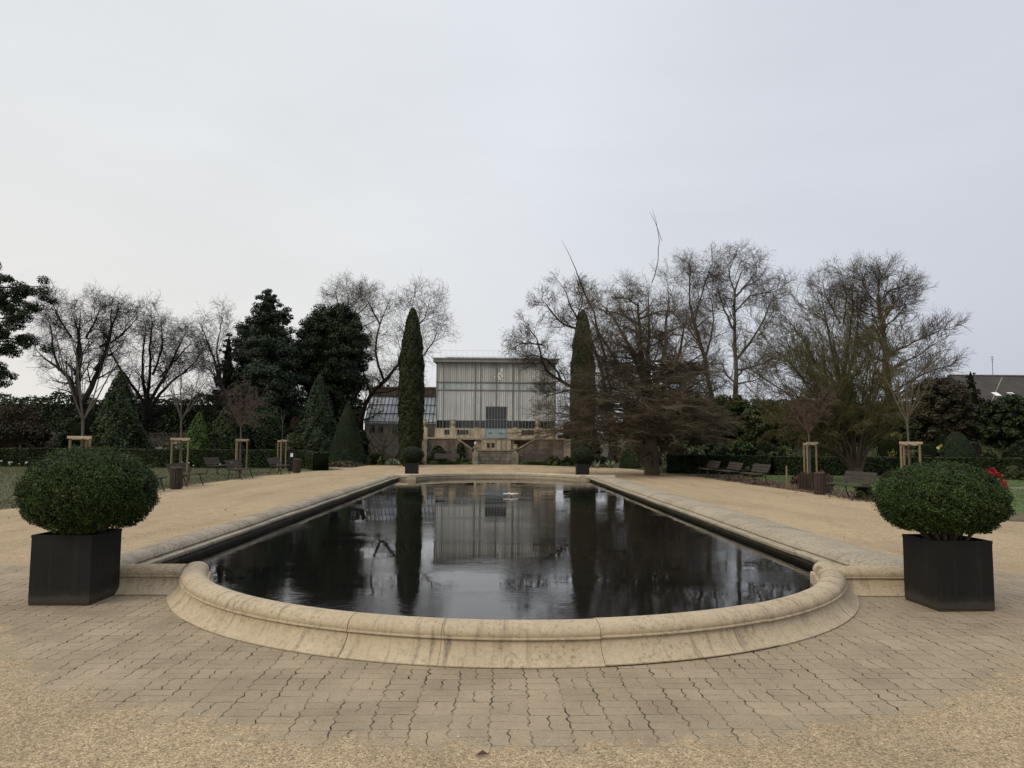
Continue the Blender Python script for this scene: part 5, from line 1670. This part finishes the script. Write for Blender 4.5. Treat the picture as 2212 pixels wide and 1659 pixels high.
# multi-stemmed olive shrub
rng = nrng()
lm = [([(1852, 1030), (1852, 1012)], 26, 22)]
for k, (ex, ey) in enumerate([(1640, 760), (1665, 720), (1690, 700), (1720, 680), (1760, 660), (1790, 650), (1830, 660), (1870, 680), (1905, 700), (1940, 730), (1970, 780), (1650, 830), (1700, 780), (1990, 850), (1750, 740), (1800, 720), (1890, 760), (1850, 720), (1630, 870), (1672, 900), (1655, 790), (1715, 830), (1765, 800), (1740, 890), (1960, 830), (1930, 800), (1700, 740), (1815, 780), (1690, 930)]):
    sx = 1852 + (ex - 1852) * .06
    lm.append(([(sx, 1018), (1852 + (ex - 1852) * .16, 1018 + (ey - 1018) * .25), (1852 + (ex - 1852) * .42, 1018 + (ey - 1018) * .55), (1852 + (ex - 1852) * .75, 1018 + (ey - 1018) * .83), (ex, ey)], 5.5, 1.2))
bare_tree('multi_stem_shrub', 'big many-stemmed olive-brown shrub fanning up behind the right bench', 33, lm,
          [dict(per=17, t0=.2, ang=(32, 10), ratio=.36, npts=5, wig=.12, up=.03, rr=.55, rmin=.014),
           dict(per=9, t0=.1, ang=(40, 12), ratio=.5, npts=4, wig=.16, up=.02, rr=.6, rmin=.008),
           dict(per=8, t0=.1, ang=(42, 12), ratio=.6, npts=3, wig=.18, up=.0, rr=.6, rmin=.006)], 'bark_brown', 'twig_olive', cat='shrub', depth=.45, buds=('olive', 45000, .016))

# dark evergreen belt behind the right hedge
leafy_tree('yew_tree', 'dark layered yew right behind the great spreading trunk', 1505, 845, 985, 105, 56, 'darkgreen', 16000, .10, 70, 10, 'spire', core=.7)
leafy_tree('yew_tree', 'black-green yew below the pale birch trunk', 1580, 842, 985, 120, 57, 'darkgreen', 18000, .10, 80, 10, 'round', core=.75)
leafy_tree('yew_tree', 'olive-green juniper left of the purplish staked tree', 1655, 850, 990, 120, 53, 'olive', 17000, .09, 80, 10, 'round', core=.75)
leafy_tree('yew_tree', 'brown-green evergreen behind the purplish staked tree', 1735, 848, 990, 110, 56, 'brownleaf', 15000, .10, 70, 10, 'round', core=.75)
leafy_tree('yew_tree', 'dark evergreen seen through the many-stemmed shrub', 1830, 865, 990, 130, 58, 'darkgreen', 14000, .11, 70, 10, 'round', core=.75)
leafy_tree('yew_tree', 'brown-green spreading evergreen behind the vase-shaped staked tree', 2030, 800, 990, 150, 58, 'brownleaf', 26000, .11, 110, 12, 'round', core=.75)
leafy_tree('yew_tree', 'brownish conifer with thin top in front of the slate roof', 2100, 788, 990, 85, 60, 'brownleaf', 12000, .11, 70, 8, 'spire', core=.55)
leafy_tree('yew_tree', 'dense black-green evergreen below the slate roof', 2180, 846, 985, 140, 55, 'darkgreen', 22000, .11, 90, 10, 'round', core=.8)
leafy_tree('yew_tree', 'dark evergreen left of the vase-shaped staked tree', 1930, 880, 990, 110, 55, 'darkgreen', 14000, .10, 70, 10, 'round', core=.75)
hedge('tall_hedge', 'tall dark hedge closing the garden behind the right evergreens', (13, 74), (62, 74), 5.8, 1.5, 'darkgreen', 44000, .13, lumpy=.35)

for (px, top, w, Y, mat, lab, nm) in [
    (1465, 945, 60, 50, 'brownleaf', 'brown low shrub just right of the great spreading trunk', 'ground_shrub'),
    (1500, 962, 80, 47, 'grasstuft', 'pale grassy shrub behind the dark right hedge', 'ground_shrub'),
    (1535, 928, 62, 50, 'olive', 'loose green shrub with pale tips behind the right bench row', 'ground_shrub'),
    (1560, 950, 70, 47, 'darkgreen', 'deep green low juniper behind the right bench row', 'juniper'),
    (1605, 935, 75, 48, 'bright', 'fresh green juniper mound behind the right hedge', 'juniper'),
    (1650, 942, 65, 48, 'olive', 'olive rounded shrub left of the purplish staked tree', 'ground_shrub'),
    (1690, 955, 80, 46, 'grasstuft', 'yellowish feathery shrub before the purplish staked tree', 'ground_shrub'),
    (1775, 945, 75, 46, 'olive', 'green shrub right behind the purplish stakes', 'ground_shrub'),
    (1924, 914, 96, 42.3, 'yellow', 'golden yellow-green shrub left of the vase-shaped tree', 'golden_shrub'),
    (2000, 935, 80, 45, 'darkgreen', 'dark glossy bush right of the vase-shaped tree', 'ground_shrub'),
    (2034, 908, 46, 46.5, 'variegated', 'bright yellow variegated shrub above the clipped dome', 'golden_shrub'),
    (2100, 940, 60, 48, 'brownleaf', 'tan brownish shrub right of the clipped dome', 'ground_shrub'),
    (2135, 962, 70, 45, 'olive', 'flat-topped olive shrub at far right behind the hedge', 'ground_shrub'),
    (2195, 945, 90, 46, 'darkgreen', 'green bush at the right edge behind the hedge', 'ground_shrub'),
    (1625, 990, 46, 37.5, 'olive', 'small bush with pale leaves in front of the right hedge', 'ground_shrub'),
    (1730, 1018, 40, 31, 'russet', 'russet dry hydrangea behind the short wooden post', 'hydrangea'),
    (1775, 1010, 46, 29.5, 'russet', 'russet dry hydrangea beside the purplish stakes', 'hydrangea'),
    (1920, 1000, 60, 26, 'russet', 'russet dry shrub left of the vase-shaped tree trunk', 'hydrangea'),
    (1868, 1038, 44, 22.8, 'grasstuft', 'green grass clump at the right end of the right bench', 'grass_clump'),
    (2140, 1003, 48, 34, 'red', 'crimson red shrub on the right lawn', 'red_shrub'),
    (2152, 1032, 50, 28, 'red', 'low red plants at the edge of the right lawn', 'red_shrub'),
    (2195, 1000, 60, 36, 'olive', 'green shrub right of the crimson shrub', 'ground_shrub')]:
    shrub(nm, lab, 'shrub', px, top, w, Y, mat, n=3600, leaf=.07 if Y > 40 else (.05 if Y > 30 else .035), core='core_brown' if mat in ('russet', 'brownleaf') else 'core')

# ---- rockery stones, left and right
rng = nrng()
def rock(px, py, Y, s, lab, group):
    c = F(px, py, Y); g = float(gz(c[0], Y))
    v, q = lumpcore(rng, (c[0], Y, g + s * .12), (s, s * .7, s * .42), 9, 6, .16)
    v = v + rng.normal(0, s * .05, v.shape)
    o = build('rock', v, q, M['rock'], base=(c[0], Y, g))
    return tag(o, lab, 'rock', group)


for k in range(16):
    rock(rng.uniform(345, 420), 940, rng.uniform(52, 61), rng.uniform(.25, .6), 'pale weathered stone on the left rockery bank', 'left rockery stones')
for k in range(8):
    rock(rng.uniform(640, 705), 950, rng.uniform(50.5, 54), rng.uniform(.25, .5), 'pale stone on the bank beside the left cone topiary', 'stones by the left cone')
for k in range(14):
    rock(rng.uniform(1440, 1720), 950, rng.uniform(45, 52), rng.uniform(.22, .5), 'pale stone among shrubs behind the right hedge', 'right rockery stones')

# ---- ground cover and grass (uncountable)
def scatter(name, label, region, n, leaf, mat, hmax):
    rng = nrng()
    x = rng.uniform(region[0], region[1], n); y = rng.uniform(region[2], region[3], n)
    z = gz(x, y) + rng.random(n) ** 2 * hmax * (.4 + .6 * np.sin(x * 1.7) ** 2 * np.cos(y * 1.3) ** 2)
    v, q = cards(rng, np.stack([x, y, z], 1), np.tile((0, -.3, .8), (n, 1)), leaf, .5, .8)
    return tag(build(name, v, q, M[mat]), label, kind='stuff')


scatter('ground_cover', 'brown and green ground cover on the left rockery bank', (-38, -9, 48, 66), 42000, .10, 'brownleaf', .5)
scatter('ground_cover', 'brown and green ground cover on the right rockery bank', (9.5, 50, 42.5, 64), 52000, .10, 'olive', .5)
def grass(name, label, poly, n, mat, h):
    rng = nrng()
    x = rng.uniform(poly[0], poly[1], n); y = rng.uniform(poly[2], poly[3], n)
    a = rng.uniform(0, 2 * PI, n); hh = h * rng.uniform(.4, 1.3, n); w = h * .12
    ln = rng.normal(0, .4, (n, 2)) * hh[:, None]
    B = np.stack([x, y, np.zeros(n)], 1); U = np.stack([np.cos(a) * w, np.sin(a) * w, np.zeros(n)], 1)
    T = B + np.stack([ln[:, 0], ln[:, 1], hh], 1)
    V = np.stack([B - U, B + U, T], 1).reshape(-1, 3)
    return tag(build(name, V, np.arange(n * 3).reshape(n, 3), M[mat]), label, kind='stuff')


grass('grass', 'short winter grass on the left lawn', (-30, -11.4, 16.5, 46), 60000, 'grasstuft', .06)
grass('grass', 'short green grass on the right lawn', (12.8, 34, 15, 38.5), 70000, 'bright', .05)
scatter('leaf_litter', 'dead leaves on the right soil bed', (10.6, 12.6, 17, 39), 5000, .035, 'russet', .08)
scatter('leaf_litter', 'dead leaves along the left gravel edge', (-13, -11.3, 17, 40), 2500, .03, 'brownleaf', .06)

rngl = np.random.default_rng(77); nl = 260
xl_ = np.concatenate([rngl.uniform(-10.8, -5.2, nl // 2), rngl.uniform(5.6, 10.3, nl - nl // 2)]); yl_ = 9 + 30 * rngl.random(nl) ** 1.3
vl, ql = cards(rngl, np.stack([xl_, yl_, np.full(nl, .022)], 1), np.tile((0, 0, 1.0), (nl, 1)), .026, .55, .35)
tag(build('leaf_litter', vl, ql, M['russet']), 'sparse dead leaves blown over the gravel walks', kind='stuff')

# white flowers in front of the left hedge
rng = nrng(); first = None
for k in range(18):
    px = rng.choice([rng.uniform(0, 60), rng.uniform(380, 520)])
    Y = rng.uniform(42.5, 45.4); x = F(px, 1000, Y)[0]
    if first is None:
        t = thing('white_flower', 'small white flower at the foot of the left hedge', 'flower', (x, Y, 0), 0, 'white flowers along the left hedge')
        MB().bar((0, 0, 0), (0, 0, .26), .012).build('stalk', M['bright'], t, world=False)
        mb = MB(); mb.lathe([(.01, .24), (.05, .28), (.055, .30), (.01, .31)], 7); mb.build('bloom', M['white'], t, world=False)
        first = t
    else:
        dup(first, (x, Y, 0), rng.uniform(0, 6), None, scale=[float(rng.uniform(.7, 1.4))] * 3)

# fallen leaves on the gravel
rng = nrng()
for px, py, lab in ((1720, 1066, 'single dark fallen leaf on the gravel before the right bin'), (1042, 1638, 'single brown fallen leaf on the foreground gravel')):
    c = G(px, py)
    s = .09 if py < 1200 else .035
    v = [(c[0] - s, c[1], .016), (c[0] - s * .2, c[1] - s * .5, .03), (c[0] + s, c[1] + s * .1, .018), (c[0], c[1] + s * .5, .034)]
    tag(build('fallen_leaf', v, [(0, 1, 2, 3)], M['russet'], base=(c[0], c[1], .014)), lab, 'leaf')

# ================================================================== LIGHT
SUN_EL, SUN_AZ = math.radians(38), math.radians(-130)      # azimuth from +Y, negative = left
w = bpy.data.worlds.new('World'); SC.world = w; w.use_nodes = True
nt = w.node_tree; nt.nodes.clear()
out = N(nt, 'ShaderNodeOutputWorld')
sky = N(nt, 'ShaderNodeTexSky', sky_type='NISHITA')
sky.sun_disc = False; sky.sun_elevation = SUN_EL; sky.sun_rotation = SUN_AZ; sky.dust_density = 4.0
hs_ = N(nt, 'ShaderNodeHueSaturation'); hs_.inputs['Saturation'].default_value = .25
L(nt, sky.outputs[0], hs_.inputs['Color'])
b1_ = N(nt, 'ShaderNodeBackground'); b1_.inputs[1].default_value = .006
L(nt, hs_.outputs[0], b1_.inputs[0])
tc = N(nt, 'ShaderNodeTexCoord')
sp = N(nt, 'ShaderNodeSeparateXYZ'); L(nt, tc.outputs['Generated'], sp.inputs[0])
xf = math_(nt, 'MULTIPLY_ADD', sp.outputs[0], .85, .5, clamp=True)
hor = ramp(nt, xf, [(.0, (.80, .765, .72)), (.30, (.745, .735, .71)), (.55, (.655, .675, .700)), (.80, (.560, .590, .650)), (1.0, (.52, .55, .62))])
upc = ramp(nt, xf, [(.0, (.735, .760, .780)), (.30, (.735, .765, .795)), (.55, (.728, .765, .822)), (.80, (.635, .670, .735)), (1.0, (.60, .63, .70))])
zf = ramp(nt, sp.outputs[2], [(.02, 0.0), (.42, 1.0)])
sc_ = mixc(nt, zf, hor, upc)
# overcast vault: brighter towards the zenith
zen = ramp(nt, sp.outputs[2], [(.0, 1.0), (.60, 1.0), (.8, 1.68), (1.0, 2.3)])
sc_ = mixc(nt, 1.0, sc_, zen, 'MULTIPLY')
mp = N(nt, 'ShaderNodeMapping'); mp.inputs['Scale'].default_value = (1.2, 1.2, 4.0); L(nt, tc.outputs['Generated'], mp.inputs[0])
cl = noise(nt, mp.outputs[0], 1.3, 5, .55, .4)
sc_ = mixc(nt, 1.0, sc_, ramp(nt, cl, [(.3, .95), (.7, 1.04)]), 'MULTIPLY')
b2_ = N(nt, 'ShaderNodeBackground'); b2_.inputs[1].default_value = 1.0
L(nt, sc_, b2_.inputs[0]); b2_.inputs[1].default_value = 1.025
ad = N(nt, 'ShaderNodeAddShader'); L(nt, b1_.outputs[0], ad.inputs[0]); L(nt, b2_.outputs[0], ad.inputs[1])
L(nt, ad.outputs[0], out.inputs[0])
sl = bpy.data.lights.new('sun', 'SUN'); sl.energy = 1.55; sl.angle = math.radians(22); sl.color = (1.0, .88, .70)
so = bpy.data.objects.new('sun', sl); COL.objects.link(so)
dirv = Vector((math.sin(SUN_AZ) * math.cos(SUN_EL), math.cos(SUN_AZ) * math.cos(SUN_EL), math.sin(SUN_EL)))
so.rotation_euler = dirv.to_track_quat('Z', 'Y').to_euler()
so.location = dirv * 60

SC.view_settings.view_transform = 'Standard'
SC.view_settings.look = 'None'
SC.view_settings.exposure = 0
SC.view_settings.gamma = 1
SC.cycles.use_denoising = True
SC.cycles.max_bounces = 6
